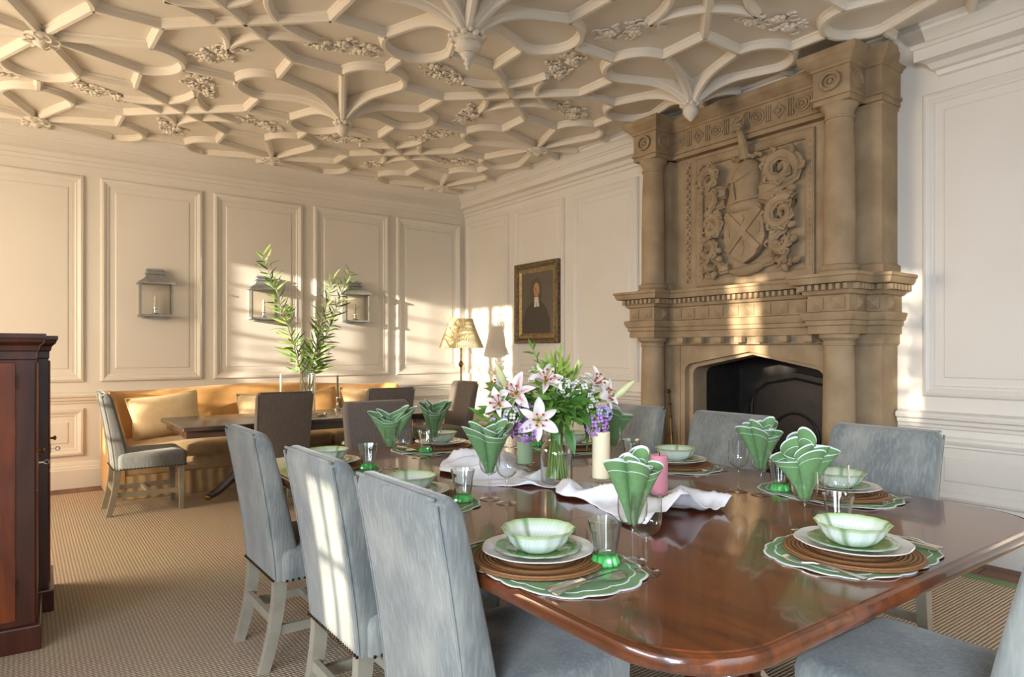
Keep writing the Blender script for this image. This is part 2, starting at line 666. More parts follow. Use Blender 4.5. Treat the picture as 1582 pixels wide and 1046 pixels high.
def leaf_mesh(name, mat, L=1.0, W=.2, curve=.12, fold=.15, n=5):
    mb = MB()
    vs, fs = [], []
    for i in range(n + 1):
        t = i / n
        w = W * .5 * sin(pi * min(1, t * .97 + .015)) ** .8 * (1.15 - .5 * t)
        z = -curve * t * t
        vs += [(L * t, -w, z + fold * w), (L * t, 0, z), (L * t, w, z + fold * w)]
    for i in range(n):
        a = i * 3
        fs += [(a, a + 3, a + 4, a + 1), (a + 1, a + 4, a + 5, a + 2)]
    mb.add(vs, fs)
    return mb.mesh(name, mat, smooth=180, fix=False)


def orient(o, loc, d, up=(0, 0, 1), s=1.0):
    x = Vector(d).normalized()
    u = Vector(up)
    y = u.cross(x)
    if y.length < 1e-4:
        y = Vector((0, 1, 0)).cross(x)
    y.normalize()
    z = x.cross(y)
    m = Matrix((x, y, z)).transposed().to_4x4()
    o.rotation_mode = 'QUATERNION'
    o.location = loc
    o.rotation_quaternion = m.to_quaternion()
    o.scale = (s, s, s)
    return o

# ================================================================== THE ROOM
# floor and carpet
mb = MB().box(ROOM_L, 5.2, ROOM_F, ROOM_B + .1, -.12, -.012)
floor = structure('floor', mb, 'floor', 'dark oak boarded floor showing around the carpet edges', 'floor')
for k in range(3):                                   # boards along the back wall
    y0 = 6.93 + k * .128
    x = ROOM_L + .3 * k
    while x < 4.59:
        x1 = min(x + 1.45, 4.595)
        part('board', MB().box(x + .002, x1 - .002, y0 + .002, y0 + .126, -.014, 0), 'floor', floor, bevel=.002)
        x = x1
for k in range(3):                                   # boards along the fireplace wall
    x0 = 4.21 + k * .13
    y = -1.9 + .4 * k
    while y < 6.92:
        y1 = min(y + 1.5, 6.925)
        part('board', MB().box(x0 + .002, x0 + .128, y + .002, y1 - .002, -.014, 0), 'floor', floor, bevel=.002)
        y = y1
mb = MB().box(-1.9, 4.24, -2.1, 6.96, -.008, .012)
carpet = single('carpet', mb, 'carpet', (1.2, 2.4, 0), 'large ribbed straw coloured sisal carpet covering most of the floor', 'carpet', bevel=.003)
mb = MB().box(4.17, 4.25, -2.11, 6.97, -.008, .0145)
part('binding', mb, 'carpet_edge', carpet, label='green cloth binding along the carpet edge')

# walls
FY0, FY1 = 2.44, 3.56                                 # hole for the firebox
mb = MB()
holes_wall(mb, 'x', ROOM_R, ROOM_R + .15, ROOM_F, ROOM_B + .15, 0, CEIL + .1, [(FY0, FY1, 0, 1.29)])
wall_right = structure('wall_right', mb, 'wall', 'off white panelled wall holding the stone fireplace', 'wall', smooth=None)
mb = MB().box(ROOM_L - .15, ROOM_R, ROOM_B, ROOM_B + .15, 0, CEIL + .1)
wall_back = structure('wall_back', mb, 'wall', 'cream panelled far wall behind the sofa', 'wall', smooth=None)
mb = MB()
holes_wall(mb, 'x', ROOM_L - .25, ROOM_L, ROOM_F, ROOM_B, 0, CEIL + .1, WIN)
wall_left = structure('wall_left', mb, 'wall', 'window wall on the cabinet side of the room', 'wall', smooth=None)
mb = MB()
holes_wall(mb, 'y', ROOM_F - .25, ROOM_F, ROOM_L - .25, ROOM_R + .15, 0, CEIL + .1, [(-.7, 2.5, .75, 2.78)])
wall_front = structure('wall_front', mb, 'wall', 'window wall behind the camera', 'wall', smooth=None)

# casement windows (their bars cut the sunlight into panes)
for n, (y0, y1, z0, z1) in enumerate(WIN):
    x = ROOM_L - .13
    mb = MB()
    mb.frame((x, 0, 0), (0, 1, 0), (0, 0, 1), (1, 0, 0), y0, y1, z0, z1, [(0, -.03), (0, .03), (.035, .03), (.035, -.03), (0, -.03)])
    nv = max(1, round((y1 - y0) / .43))
    w = (y1 - y0) / nv
    for k in range(1, nv):
        mb.box(x - .04, x + .04, y0 + k * w - .045, y0 + k * w + .045, z0, z1)
    for k in range(nv):
        mb.box(x - .012, x + .012, y0 + (k + .5) * w - .013, y0 + (k + .5) * w + .013, z0, z1)
    nz = max(2, round((z1 - z0) / .27))
    for k in range(1, nz):
        zz = z0 + (z1 - z0) * k / nz
        mb.box(x - .012, x + .012, y0, y1, zz - .014, zz + .014)
    structure('window_%d' % (n + 1), mb, 'white_paint', 'white barred casement window number %s of the window wall' % ('one two three four five'.split()[n]), 'window')
mb = MB()
mb.frame((0, ROOM_F - .13, 0), (1, 0, 0), (0, 0, 1), (0, 1, 0), -.7, 2.5, .75, 2.78, [(0, -.03), (0, .03), (.05, .03), (.05, -.03), (0, -.03)])
for k in range(1, 4):
    mb.box(-.7 + k * .8 - .05, -.7 + k * .8 + .05, ROOM_F - .17, ROOM_F - .09, .75, 2.78)

# unseen leaf cards added outside to thin the low sun in two of the windows
def leaf_screen(name, x, y0, y1, z0, z1, n, seed, label):
    r = random.Random(seed)
    m = MB()
    for _ in range(n):
        c = Vector((x + r.uniform(-.3, .3), r.uniform(y0, y1), r.uniform(z0, z1)))
        d = Vector((r.uniform(-1, 1), r.uniform(-1, 1), r.uniform(-.6, .6))).normalized()
        e = d.cross(Vector((r.uniform(-1, 1), r.uniform(-1, 1), 1))).normalized()
        L_, W_ = r.uniform(.05, .09), r.uniform(.02, .03)
        m.add([c - d * L_, c - e * W_, c + d * L_, c + e * W_], [(0, 1, 2, 3)])
    o = link(name, m.mesh(name, 'leaf_dark', smooth=None, fix=False))
    tag(o, label, 'leaf_screen', kind='stuff')
    for k in range(5):
        yy = y0 + (y1 - y0) * (k + .5) / 5
        part('stem', MB().tube([(x, yy, 0), (x + .05, yy + .05, z0 + .5), (x - .05, yy, z1)], [.02, .014, .006], 6), 'stem_dark', o)


leaf_screen('sun_leaf_screen', -3.6, -.55, .0, 0.05, 3.0, 850, 4, 'unseen leaves added outside the narrow window to thin the sun')
leaf_screen('sun_leaf_screen', -3.9, 5.05, 5.75, 0.05, 2.25, 420, 5, 'wide spread of unseen leaves added outside the far window to thin the sun')
structure('window_6', mb, 'white_paint', 'wide white window behind the camera', 'window')

# panelling -----------------------------------------------------------
BOL = [(0, 0), (0, .012), (.010, .026), (.026, .032), (.044, .024), (.052, .015), (.064, .015), (.072, .006), (.088, .004), (.088, 0)]


def panel(wall, o, ex, ey, en, x0, x1, z0, z1, raised=True):
    e_x, e_n, e_y = Vector(ex), Vector(en), Vector(ey)
    o = Vector(o)
    fm = MB()
    secs = []
    prof = [(.086, .0005), (.086, .006), (.118, .006), (.126, .012), (.14, .013)] if raised else [(.086, .0005), (.086, .006), (.09, .006)]
    for a, b in prof:
        secs.append([o + e_x * (x0 + a) + e_y * (z0 + a) + e_n * b, o + e_x * (x1 - a) + e_y * (z0 + a) + e_n * b,
                     o + e_x * (x1 - a) + e_y * (z1 - a) + e_n * b, o + e_x * (x0 + a) + e_y * (z1 - a) + e_n * b])
    fm.loft(secs)
    p = part('panel', fm, 'wall', wall, smooth=None)
    m = MB().frame(o, ex, ey, en, x0, x1, z0, z1, BOL)
    part('moulding', m, 'wall', p, smooth=30)


PB = [(-1.43, -.53), (-.42, .466), (.594, 1.475), (1.581, 2.493), (2.616, 3.526), (3.628, 4.53)]
for a, b in PB:
    panel(wall_back, (0, ROOM_B, 0), (1, 0, 0), (0, 0, 1), (0, -1, 0), a, b, .965, 2.86)
for a, b in PB:
    panel(wall_back, (0, ROOM_B, 0), (1, 0, 0), (0, 0, 1), (0, -1, 0), a, b, .29, .725)
PR = [(-2.0, -1.05), (-.95, .0), (.10, 1.885), (4.30, 5.20), (5.345, 6.225), (6.345, 7.25)]
for a, b in PR:
    panel(wall_right, (ROOM_R, 0, 0), (0, -1, 0), (0, 0, 1), (-1, 0, 0), -b, -a, .965, 2.86)
for a, b in PR:
    panel(wall_right, (ROOM_R, 0, 0), (0, -1, 0), (0, 0, 1), (-1, 0, 0), -b, -a, .33, .725)

# cornice, chair rail, baseboard profiles: (projection, height)
CORN = [(0, 2.95), (.02, 2.958), (.028, 2.985), (.055, 2.992), (.078, 3.022), (.11, 3.03), (.15, 3.03), (.15, 3.098), (.162, 3.102),
        (.172, 3.118), (.185, 3.122), (.20, 3.142), (.225, 3.165), (.24, 3.172), (.242, 3.19), (.262, 3.2), (.27, CEIL + .01), (0, CEIL + .01)]
RAIL = [(0, .765), (.012, .772), (.016, .79), (.03, .80), (.034, .822), (.052, .832), (.056, .85), (.05, .862), (.03, .868), (.012, .874), (0, .876)]
BASE = [(0, 0), (.035, 0), (.035, .165), (.028, .172), (.026, .188), (.018, .198), (.015, .222), (.006, .236), (0, .238)]


def run_back(prof, x0, x1):
    # mitred into the right-hand corner
    return MB().loft([[(x0, ROOM_B - p, z) for p, z in prof], [(x1 - p, ROOM_B - p, z) for p, z in prof]])


def run_right(prof, y0, y1, mitre0=0.0, mitre1=0.0):
    return MB().loft([[(ROOM_R - p, y0 + mitre0 * p, z) for p, z in prof], [(ROOM_R - p, y1 - mitre1 * p, z) for p, z in prof]])


structure('trim_1', run_back(CORN, ROOM_L, ROOM_R), 'wall', 'moulded cream cornice along the far wall', 'cornice', smooth=30)
structure('trim_2', run_right(CORN, 3.98, ROOM_B, 0, 1), 'wall', 'moulded cornice between the fireplace and the far corner', 'cornice', smooth=30)
structure('trim_3', run_right(CORN, ROOM_F, 1.785, 0, -.63), 'wall', 'moulded cornice on the white wall right of the fireplace', 'cornice', smooth=30)
structure('trim_7', run_right([(0, 3.08), (.10, 3.08), (.185, 3.122), (.20, 3.142), (.225, 3.165), (.24, 3.172), (.242, 3.19), (.262, 3.2), (.27, CEIL + .01), (0, CEIL + .01)], 1.80, 3.98), 'wall', 'plaster cornice running on above the fireplace top', 'cornice', smooth=30)
structure('trim_4', run_back(RAIL, ROOM_L, ROOM_R), 'wall', 'chair rail along the far wall behind the sofa', 'rail', smooth=30)
structure('trim_5', run_right(RAIL, 3.97, ROOM_B, 0, 1), 'wall', 'chair rail between fireplace and far corner', 'rail', smooth=30)
structure('trim_6', run_right(RAIL, ROOM_F, 2.03, 0, 0), 'wall', 'chair rail right of the fireplace', 'rail', smooth=30)
structure('baseboard_back', run_back(BASE, ROOM_L, ROOM_R), 'wall', 'white baseboard of the far wall', 'baseboard', smooth=30)
structure('baseboard_right', run_right(BASE, 3.97, ROOM_B, 0, 1), 'wall', 'baseboard between fireplace and far corner', 'baseboard', smooth=30)
structure('baseboard_near', run_right(BASE, ROOM_F, 2.03), 'wall', 'baseboard right of the fireplace', 'baseboard', smooth=30)

# ================================================================== RIBBED PLASTER CEILING
mb = MB().box(ROOM_L - .25, ROOM_R + .15, ROOM_F - .25, ROOM_B + .15, CEIL, CEIL + .12)
ceiling = structure('ceiling', mb, 'plaster', 'cream plaster ceiling covered in moulded ribs and pendants', 'ceiling', smooth=None)
NX, NY = [-1.835, .10, 2.03, 3.97], [-.46, 1.38, 3.20, 5.02, 6.84]
PEND = {(2.03, 3.20): (.345, 'large'), (2.03, 5.02): (.285, 'pine'), (3.97, 3.20): (.28, 'leafy'), (.10, 1.38): (.285, 'pine')}
BX0, BX1, BY0, BY1 = ROOM_L, 4.345, ROOM_F, 7.06
RIB = [(-.031, -.004), (-.030, .010), (-.021, .018), (-.020, .036), (-.011, .050), (.011, .050), (.020, .036), (.021, .018), (.030, .010), (.031, -.004)]


def inside(p):
    return BX0 <= p[0] <= BX1 and BY0 <= p[1] <= BY1


def clip(path):
    out, cur = [], []
    for a, b in zip(path, path[1:]):
        ia, ib = inside(a), inside(b)
        if ia and ib:
            if not cur:
                cur = [a]
            cur.append(b)
            continue
        if not ia and not ib:
            if cur:
                out.append(cur)
            cur = []
            continue
        lo, hi = (a, b) if ia else (b, a)
        l, h = 0.0, 1.0
        for _ in range(20):
            m = (l + h) / 2
            if inside((lo[0] + (hi[0] - lo[0]) * m, lo[1] + (hi[1] - lo[1]) * m)):
                l = m
            else:
                h = m
        q = (lo[0] + (hi[0] - lo[0]) * l, lo[1] + (hi[1] - lo[1]) * l)
        if ia:
            if not cur:
                cur = [a]
            cur.append(q)
            out.append(cur)
            cur = []
        else:
            cur = [q, b]
    if cur:
        out.append(cur)
    return [c for c in out if len(c) > 1]


def rib(mb, path, drop=None, k=1.0):
    for P in clip(path):
        P = [Vector((p[0], p[1], 0)) for p in P]
        secs = []
        for i, p in enumerate(P):
            ta = (p - P[i - 1]).normalized() if i else None
            tb = (P[i + 1] - p).normalized() if i < len(P) - 1 else None
            t = ((ta or tb) + (tb or ta)).normalized()
            n = Vector((-t.y, t.x, 0))
            c = 1.0
            if ta and tb:
                c = 1 / max(.5, n.dot(Vector((-tb.y, tb.x, 0))))
            dr = drop(p) if drop else 0
            secs.append([(p.x + n.x * a * c * k, p.y + n.y * a * c * k, CEIL - (d * k + (dr if d > 0 else 0))) for a, d in RIB])
        mb.loft(secs)


def seg(a, b, n=8):
    return [(a[0] + (b[0] - a[0]) * i / n, a[1] + (b[1] - a[1]) * i / n) for i in range(n + 1)]


for cx in NX:
    for cy in NY:
        H = PEND.get((cx, cy), (0, ''))[0]

        def drop(p, H=H, cx=cx, cy=cy):
            if not H:
                return 0
            r = sqrt((p.x - cx) ** 2 + (p.y - cy) ** 2)
            return H * .55 * max(0, 1 - r / .40) ** 2.3
        for q in range(4):                            # four petals, each a teardrop loop
            a = q * pi / 2
            R = lambda u, v: (cx + u * cos(a) - v * sin(a), cy + u * sin(a) + v * cos(a))
            sh, hw = .565, .225
            path = [R(.03 + (sh - .03) * i / 14, hw * (.03 + (sh - .03) * i / 14) / sh) for i in range(15)]
            path += [R(sh + .225 * sin(t), hw * cos(t)) for t in [pi * i / 14 for i in range(1, 14)]]
            path += [R(sh - (sh - .03) * i / 14, -hw * (sh - (sh - .03) * i / 14) / sh) for i in range(15)]
            m = MB()
            rib(m, path, drop)
            if m.v:
                part('petal_rib', m, 'plaster', ceiling, smooth=32)
        m = MB()
        for sx in (-1, 1):                            # kites between petals
            for sy in (-1, 1):
                k = (cx + sx * .575, cy + sy * .57)
                rib(m, [(cx + sx * .565, cy + sy * .225), k, (cx + sx * .225, cy + sy * .565)])
        if m.v:
            part('kite_rib', m, 'plaster', ceiling, smooth=32)
        # short link ribs between neighbouring petal tips
        m = MB()
        rib(m, [(cx + .79, cy), (cx + 1.145, cy)])
        rib(m, [(cx, cy + .79), (cx, cy + 1.03)])
        if m.v:
            part('link_rib', m, 'plaster', ceiling, smooth=32)

SPRAY = None


def spray_mesh():
    m = MB()
    rnd = random.Random(3)
    for i in range(20):                               # leaves
        a = rnd.uniform(0, 2 * pi)
        u = rnd.uniform(-.22, .22)
        v = rnd.uniform(-.11, .11) * (1.15 - abs(u) * 3)
        for k in range(3):
            b = a + (k - 1) * .8
            m.sphere((u + .024 * cos(b), v + .024 * sin(b), -.006), .019, 6, 4, (1, .8, .55))
    for i in range(8):                                # curling stems
        u, v = -.19 + i * .055, rnd.uniform(-.08, .08)
        m.tube([(u + .045 * cos(t) * (1 - t / 9), v + .045 * sin(t) * (1 - t / 9), -.008) for t in [k * .6 for k in range(9)]], .006, 5)
    for i in range(3):                                # rosettes
        u, v = -.13 + .13 * i, .04 * (-1) ** i
        for k in range(5):
            m.sphere((u + .025 * cos(k * 1.257), v + .025 * sin(k * 1.257), -.016), .02, 6, 4, (1, 1, .7))
        m.sphere((u, v, -.02), .014, 6, 4)
    return m.mesh('floral_spray', 'plaster', smooth=50)


SPRAY = spray_mesh()
for i in range(3):
    for j in range(4):
        x0, x1, y0, y1 = NX[i], NX[i + 1], NY[j], NY[j + 1]
        cx, cy = (x0 + x1) / 2, (y0 + y1) / 2
        m = MB()
        rib(m, [(x0 + .575, y0 + .57), (x1 - .575, y1 - .57)])
        rib(m, [(x0 + .575, y1 - .57), (x1 - .575, y0 + .57)])
        s = .43
        cs = [(cx + s, cy), (cx, cy + s), (cx - s, cy), (cx, cy - s)]
        for q in range(4):                            # concave curved square
            a, b = cs[q], cs[(q + 1) % 4]
            mid = ((a[0] + b[0]) / 2 * .28 + cx * .72, (a[1] + b[1]) / 2 * .28 + cy * .72)
            pts = []
            for k in range(15):
                t = k / 14
                pts.append(((1 - t) ** 2 * a[0] + 2 * t * (1 - t) * mid[0] + t * t * b[0], (1 - t) ** 2 * a[1] + 2 * t * (1 - t) * mid[1] + t * t * b[1]))
            rib(m, pts, k=.9)
        if m.v:
            part('crossing_rib', m, 'plaster', ceiling, smooth=32)
        for q in range(4):
            a = q * pi / 2
            px, py = cx + .60 * cos(a), cy + .57 * sin(a)
            if not inside((px + .1, py + .1)):
                continue
            o = link('floral_spray', SPRAY, ceiling)
            o.location = (px, py, CEIL)
            o.rotation_euler = (0, 0, a + .35 * (-1) ** (i + j + q))

for cx in NX:
    for cy in NY:
        if not inside((cx, cy)):
            continue
        H, kind = PEND.get((cx, cy), (0, ''))
        c = (cx, cy, CEIL)
        if not H:
            m = MB().lathe([(.10, -.045), (.085, -.06), (.05, -.075), (.03, -.095), (.004, -.11)], 12, c)
            for q in range(8):
                a = q * pi / 4 + pi / 8
                u = Vector((cos(a), sin(a), 0))
                w = Vector((-sin(a), cos(a), 0))
                o = Vector(c) + u * .075 + Vector((0, 0, -.07))
                m.tube([o + (u * cos(t) + Vector((0, 0, -1)) * sin(t) * .5 + w * sin(t) * .6) * .027 for t in [2 * pi * k / 10 for k in range(11)]], .006, 5)
            part('ceiling_boss', m, 'plaster', ceiling, smooth=40)
            continue
        zt = -H
        if kind == 'large':
            prof = [(.10, .0), (.085, -.06), (.055, -.13), (.05, -.185), (.078, -.192), (.088, -.208), (.06, -.218), (.052, -.224), (.070, -.236), (.072, -.256), (.060, -.275), (.034, -.285), (.040, -.292), (.030, -.312), (.013, -.322), (.013, -.335), (.020, -.343), (.016, -.353), (.008, -.36), (.012, -.37), (.002, -.385)]
        elif kind == 'pine':
            prof = [(.10, .0), (.07, -.06), (.04, -.12), (.034, -.17), (.05, -.178), (.052, -.188), (.036, -.195), (.046, -.21), (.05, -.228), (.044, -.252), (.028, -.275), (.003, -.288)]
        else:
            prof = [(.10, .0), (.07, -.05), (.045, -.1), (.036, -.145), (.056, -.152), (.062, -.168), (.044, -.178), (.056, -.20), (.054, -.225), (.036, -.25), (.018, -.268), (.003, -.28)]
        m = MB().lathe(prof, 20, c, rf=lambda t, k: 1 + .09 * cos(10 * t + (k % 2) * pi) if k > 3 else 1)
        zr = prof[4][1]
        for q in range(8):                            # collar of leaves
            a = q * pi / 4
            rr = prof[5][0]
            m.sphere((cx + rr * cos(a), cy + rr * sin(a), CEIL + zr - .008), .022, 7, 5, (1, 1, .8))
            m.sphere((cx + (rr + .012) * cos(a + .39), cy + (rr + .012) * sin(a + .39), CEIL + zr - .002), .014, 6, 4)
        part('pendant', m, 'plaster', ceiling, smooth=50)

# ================================================================== STONE CHIMNEYPIECE
FC = 3.0
fire = empty('chimneypiece', (4.5, FC, 0), 'tall carved sandstone fireplace with columns and a coat of arms', 'fireplace')


def zprof(*a):
    return list(a)


# body around the opening (four-centred arch), two stepped layers
def arch(hw, spring, apex):
    pts = []
    r = .07
    pts.append((hw, 0))
    pts.append((hw, spring - r))
    for k in range(1, 6):
        a = k / 5 * (pi / 2 - .15)
        pts.append((hw - r + r * cos(a), spring - r + r * sin(a)))
    pts.append((0, apex))
    left = [(-y, z) for (y, z) in reversed(pts[:-1])]
    return pts + left


def arch_wall(hw, spring, apex, half, ztop, x0, x1):
    op = arch(hw, spring, apex)
    outer = [(half, 0), (half, ztop), (-half, ztop), (-half, 0)]
    # outline: outer then opening reversed
    pts = [(x0, FC + y, z) for (y, z) in outer] + [(x0, FC + y, z) for (y, z) in reversed(op)]
    return MB().poly_prism(pts, (x1 - x0, 0, 0))


part('arch_surround', arch_wall(.60, 1.15, 1.245, .94, 1.385, 4.39, 4.44), 'stone', fire, smooth=30)
part('arch_reveal', arch_wall(.555, 1.125, 1.222, .94, 1.385, 4.438, 4.61), 'stone', fire, smooth=30)
m = MB()
m.tube([(4.388, FC + .655, .02), (4.388, FC + .655, 1.30), (4.388, FC - .655, 1.30), (4.388, FC - .655, .02)], .014, 6)
part('label_moulding', m, 'stone', fire, smooth=40)
# firebox
m = MB()
m.box(5.05, 5.1, FC - .62, FC + .62, 0, 1.5).box(4.61, 5.1, FC + .55, FC + .62, 0, 1.5).box(4.61, 5.1, FC - .62, FC - .55, 0, 1.5)
m.box(4.61, 5.1, FC - .62, FC + .62, 1.35, 1.5).box(4.40, 5.1, FC - .56, FC + .56, -.02, .03)
part('firebox', m, 'soot', fire, smooth=None)
m = MB()
pts = [(5.045, FC + .42 - .92 * t + 0, 0) for t in ()]
fb = [(.44, .03), (.44, .85), (.40, .95), (.28, 1.03), (.0, 1.08), (-.28, 1.03), (-.40, .95), (-.44, .85), (-.44, .03)]
m.poly_prism([(5.05, FC + y, z) for y, z in fb], (-.035, 0, 0))
fbk = part('fireback', m, 'iron', fire, bevel=.006)
m = MB()
m.tube([(5.012, FC + y * .9, .05 + (z - .05) * .95) for y, z in fb], .012, 6)
m.tube([(5.012, FC + .2 * cos(t), .55 + .2 * sin(t)) for t in [k * .3 for k in range(22)]], .012, 6)
for k in range(24):
    m.sphere((5.012, FC - .42, .1 + k * .033), .011, 5, 4)
part('cast_relief', m, 'iron', fbk, stuff=True)
m = MB().box(4.10, 4.62, FC - .95, FC + .95, -.005, .035)
part('hearth_slab', m, 'stone', fire, bevel=.006)

# lower entablature profile shared by blocks and centre
ENT = [(0, 1.36), (0, 1.41), (.012, 1.414), (.012, 1.442), (.022, 1.447), (.034, 1.48), (.034, 1.495), (0, 1.502), (0, 1.602), (.02, 1.61), (.026, 1.628),
       (.03, 1.632), (.03, 1.668), (.074, 1.674), (.084, 1.69), (.088, 1.71), (.097, 1.716), (.097, 1.734)]
part('mantel', MB().block(FC, .80, 4.30, 4.6, ENT), 'stone2', fire, smooth=30, label='carved mantel band with dentils between the columns')
COLY = (3.825, 2.245)
PILY = (3.855, 2.145)
for y in COLY:
    part('mantel_block', MB().block(y, .135, 4.12, 4.6, ENT), 'stone2', fire, smooth=30)
    yo = 3.837 if y > FC else 2.163
    part('pilaster_block', MB().block(yo, .15, 4.345, 4.6, ENT), 'stone2', fire, smooth=30)
# dentils (many, small): one part
m = MB()


def dentils(m, yc, hw, xf):
    y = yc - hw - .02
    while y < yc + hw + .02:
        m.box(xf - .066, xf - .025, y, y + .024, 1.634, 1.668)
        y += .046
    x = xf - .02
    while x < 4.56:
        for s in (-1, 1):
            ya = yc + s * (hw + .025)
            yb = yc + s * (hw + .066)
            m.box(x, x + .024, min(ya, yb), max(ya, yb), 1.634, 1.668)
        x += .046


dentils(m, FC, .66, 4.30)
for y in COLY:
    dentils(m, y, .135, 4.12)
    dentils(m, 3.837 if y > FC else 2.163, .15, 4.345)
part('dentils', m, 'stone2', fire, smooth=None, stuff=True)


def diamond(w, h, d):
    m = MB()
    m.loft([[(0, w, -h), (0, w, h), (0, -w, h), (0, -w, -h)], [(-d * .3, w, -h), (-d * .3, w, h), (-d * .3, -w, h), (-d * .3, -w, -h)]], True)
    m.add([(-d * .3, w, -h), (-d * .3, w, h), (-d * .3, -w, h), (-d * .3, -w, -h), (-d, 0, 0)], [(0, 1, 4), (1, 2, 4), (2, 3, 4), (3, 0, 4)])
    return m


DI = diamond(.04, .038, .022).mesh('frieze_block', 'stone2', smooth=None)
DL = Vector(fire.location)


def put(mesh, name, loc, rz=0):
    o = link(name, mesh, fire)
    o.location = Vector(loc) - DL
    o.rotation_euler = (0, 0, rz)
    return o


for k in range(10):
    put(DI, 'frieze_block', (4.30, FC + .60 - k * .1333, 1.552))
for y in COLY:
    for d in (-.07, .07):
        put(DI, 'frieze_block', (4.12, y + d, 1.552))
    for s in (-1, 1):
        put(DI, 'frieze_block', (4.25, y + s * .135, 1.552), -s * pi / 2)
    yo = 3.837 if y > FC else 2.163
    so = 1 if y > FC else -1
    put(DI, 'frieze_block', (4.345, yo + so * .09, 1.552))
    put(DI, 'frieze_block', (4.45, yo + so * .15, 1.552), -so * pi / 2)
BR = MB().box(-.05, 0, -.032, .032, 0, .045).mesh('bracket', 'stone2', smooth=None, bevel=.004)
for k in range(7):
    put(BR, 'bracket', (4.30, FC + .54 - k * .18, 1.312))
part('architrave', MB().box(4.335, 4.6, FC - .72, FC + .72, 1.30, 1.365), 'stone', fire, bevel=.004)

# lower and upper columns, pilasters
for y in COLY:
    m = MB().block(y, .12, 4.13, 4.6, [(0, 0), (0, .16), (-.01, .165)])
    part('column_pedestal', m, 'stone', fire, smooth=30)
    lo = [(.125, .16), (.125, .185), (.112, .19), (.122, .205), (.122, .222), (.104, .235), (.1, .26), (.1, .6), (.096, 1.0), (.09, 1.27), (.09, 1.285), (.098, 1.288),
          (.098, 1.298), (.092, 1.30), (.094, 1.315), (.118, 1.335), (.12, 1.362)]
    part('lower_column', MB().lathe(lo, 32, (4.255, y, 0)), 'stone', fire, smooth=40)
    up = [(.125, 1.734), (.125, 1.76), (.112, 1.766), (.12, 1.78), (.12, 1.795), (.1, 1.806), (.095, 1.83), (.095, 2.2), (.09, 2.55), (.083, 2.72), (.083, 2.735), (.092, 2.738),
          (.092, 2.75), (.085, 2.754), (.087, 2.78), (.112, 2.82), (.116, 2.835)]
    part('upper_column', MB().lathe(up, 32, (4.26, y, 0)), 'stone', fire, smooth=40)
    s = 1 if y > FC else -1
    part('lower_pilaster', MB().block(PILY[0] if s > 0 else PILY[1], .105, 4.385, 4.6, [(.02, 0), (.02, .18), (0, .2), (0, 1.28), (.015, 1.3), (.015, 1.365)]), 'stone', fire, smooth=30)
    part('upper_pilaster', MB().block(PILY[0] if s > 0 else PILY[1], .105, 4.385, 4.6, [(.02, 1.73), (.02, 1.8), (0, 1.815), (0, 2.8), (.012, 2.81), (.012, 2.84)]), 'stone', fire, smooth=30)

# overmantel back, top entablature
part('overmantel', MB().box(4.43, 4.6, FC - .94, FC + .94, 1.70, 3.15), 'stone', fire, smooth=None)
TOP = [(0, 2.83), (0, 2.862), (.012, 2.866), (.012, 2.885), (0, 2.89), (0, 3.045), (.012, 3.05), (.016, 3.065), (.028, 3.07), (.042, 3.088), (.062, 3.105), (.068, 3.11), (.072, 3.13), (.072, 3.15)]
part('top_entablature', MB().block(FC, .80, 4.36, 4.6, TOP), 'stone2', fire, smooth=30)
for y in COLY:
    part('top_block', MB().block(y, .12, 4.155, 4.6, TOP), 'stone2', fire, smooth=30)
    s = 1 if y > FC else -1
    part('top_pilaster_block', MB().block(PILY[0] if s > 0 else PILY[1], .125, 4.345, 4.6, TOP), 'stone2', fire, smooth=30)


def ring(m, x, yc, zc, ry, rz, w=.011):
    m.tube([(x, yc + ry * cos(t), zc + rz * sin(t)) for t in [2 * pi * k / 16 for k in range(17)]], w, 6)


zc = 2.965
for k in range(8):                                    # carved frieze: ovals, diamonds and bars
    y = FC + .62 - k * .177
    m = MB()
    if k % 2 == 0:
        ring(m, 4.358, y, zc, .055, .05)
        ring(m, 4.356, y, zc, .032, .028, .008)
        m.sphere((4.356, y, zc), .016, 8, 5)
    else:
        m.tube([(4.357, y + .05, zc), (4.357, y, zc + .05), (4.357, y - .05, zc), (4.357, y, zc - .05), (4.357, y + .05, zc)], .011, 6)
        m.sphere((4.357, y, zc), .02, 8, 5)
    for d in (.075, .092, .109):
        if k < 7:
            m.box(4.349, 4.361, y - d - .005, y - d + .005, zc - .06, zc + .06)
    part('frieze_carving', m, 'stone2', fire, smooth=40)
for y in COLY:
    m = MB()
    ring(m, 4.138, y, zc, .06, .052)
    ring(m, 4.151, y, zc, .034, .03, .01)
    m.sphere((4.151, y, zc), .018, 8, 5)
    s = -1
    m2 = [(4.25 + .06 * cos(t), y + s * .122, zc + .05 * sin(t)) for t in [2 * pi * k / 16 for k in range(17)]]
    m.tube(m2, .011, 6)
    part('block_rosette', m, 'stone2', fire, smooth=40)

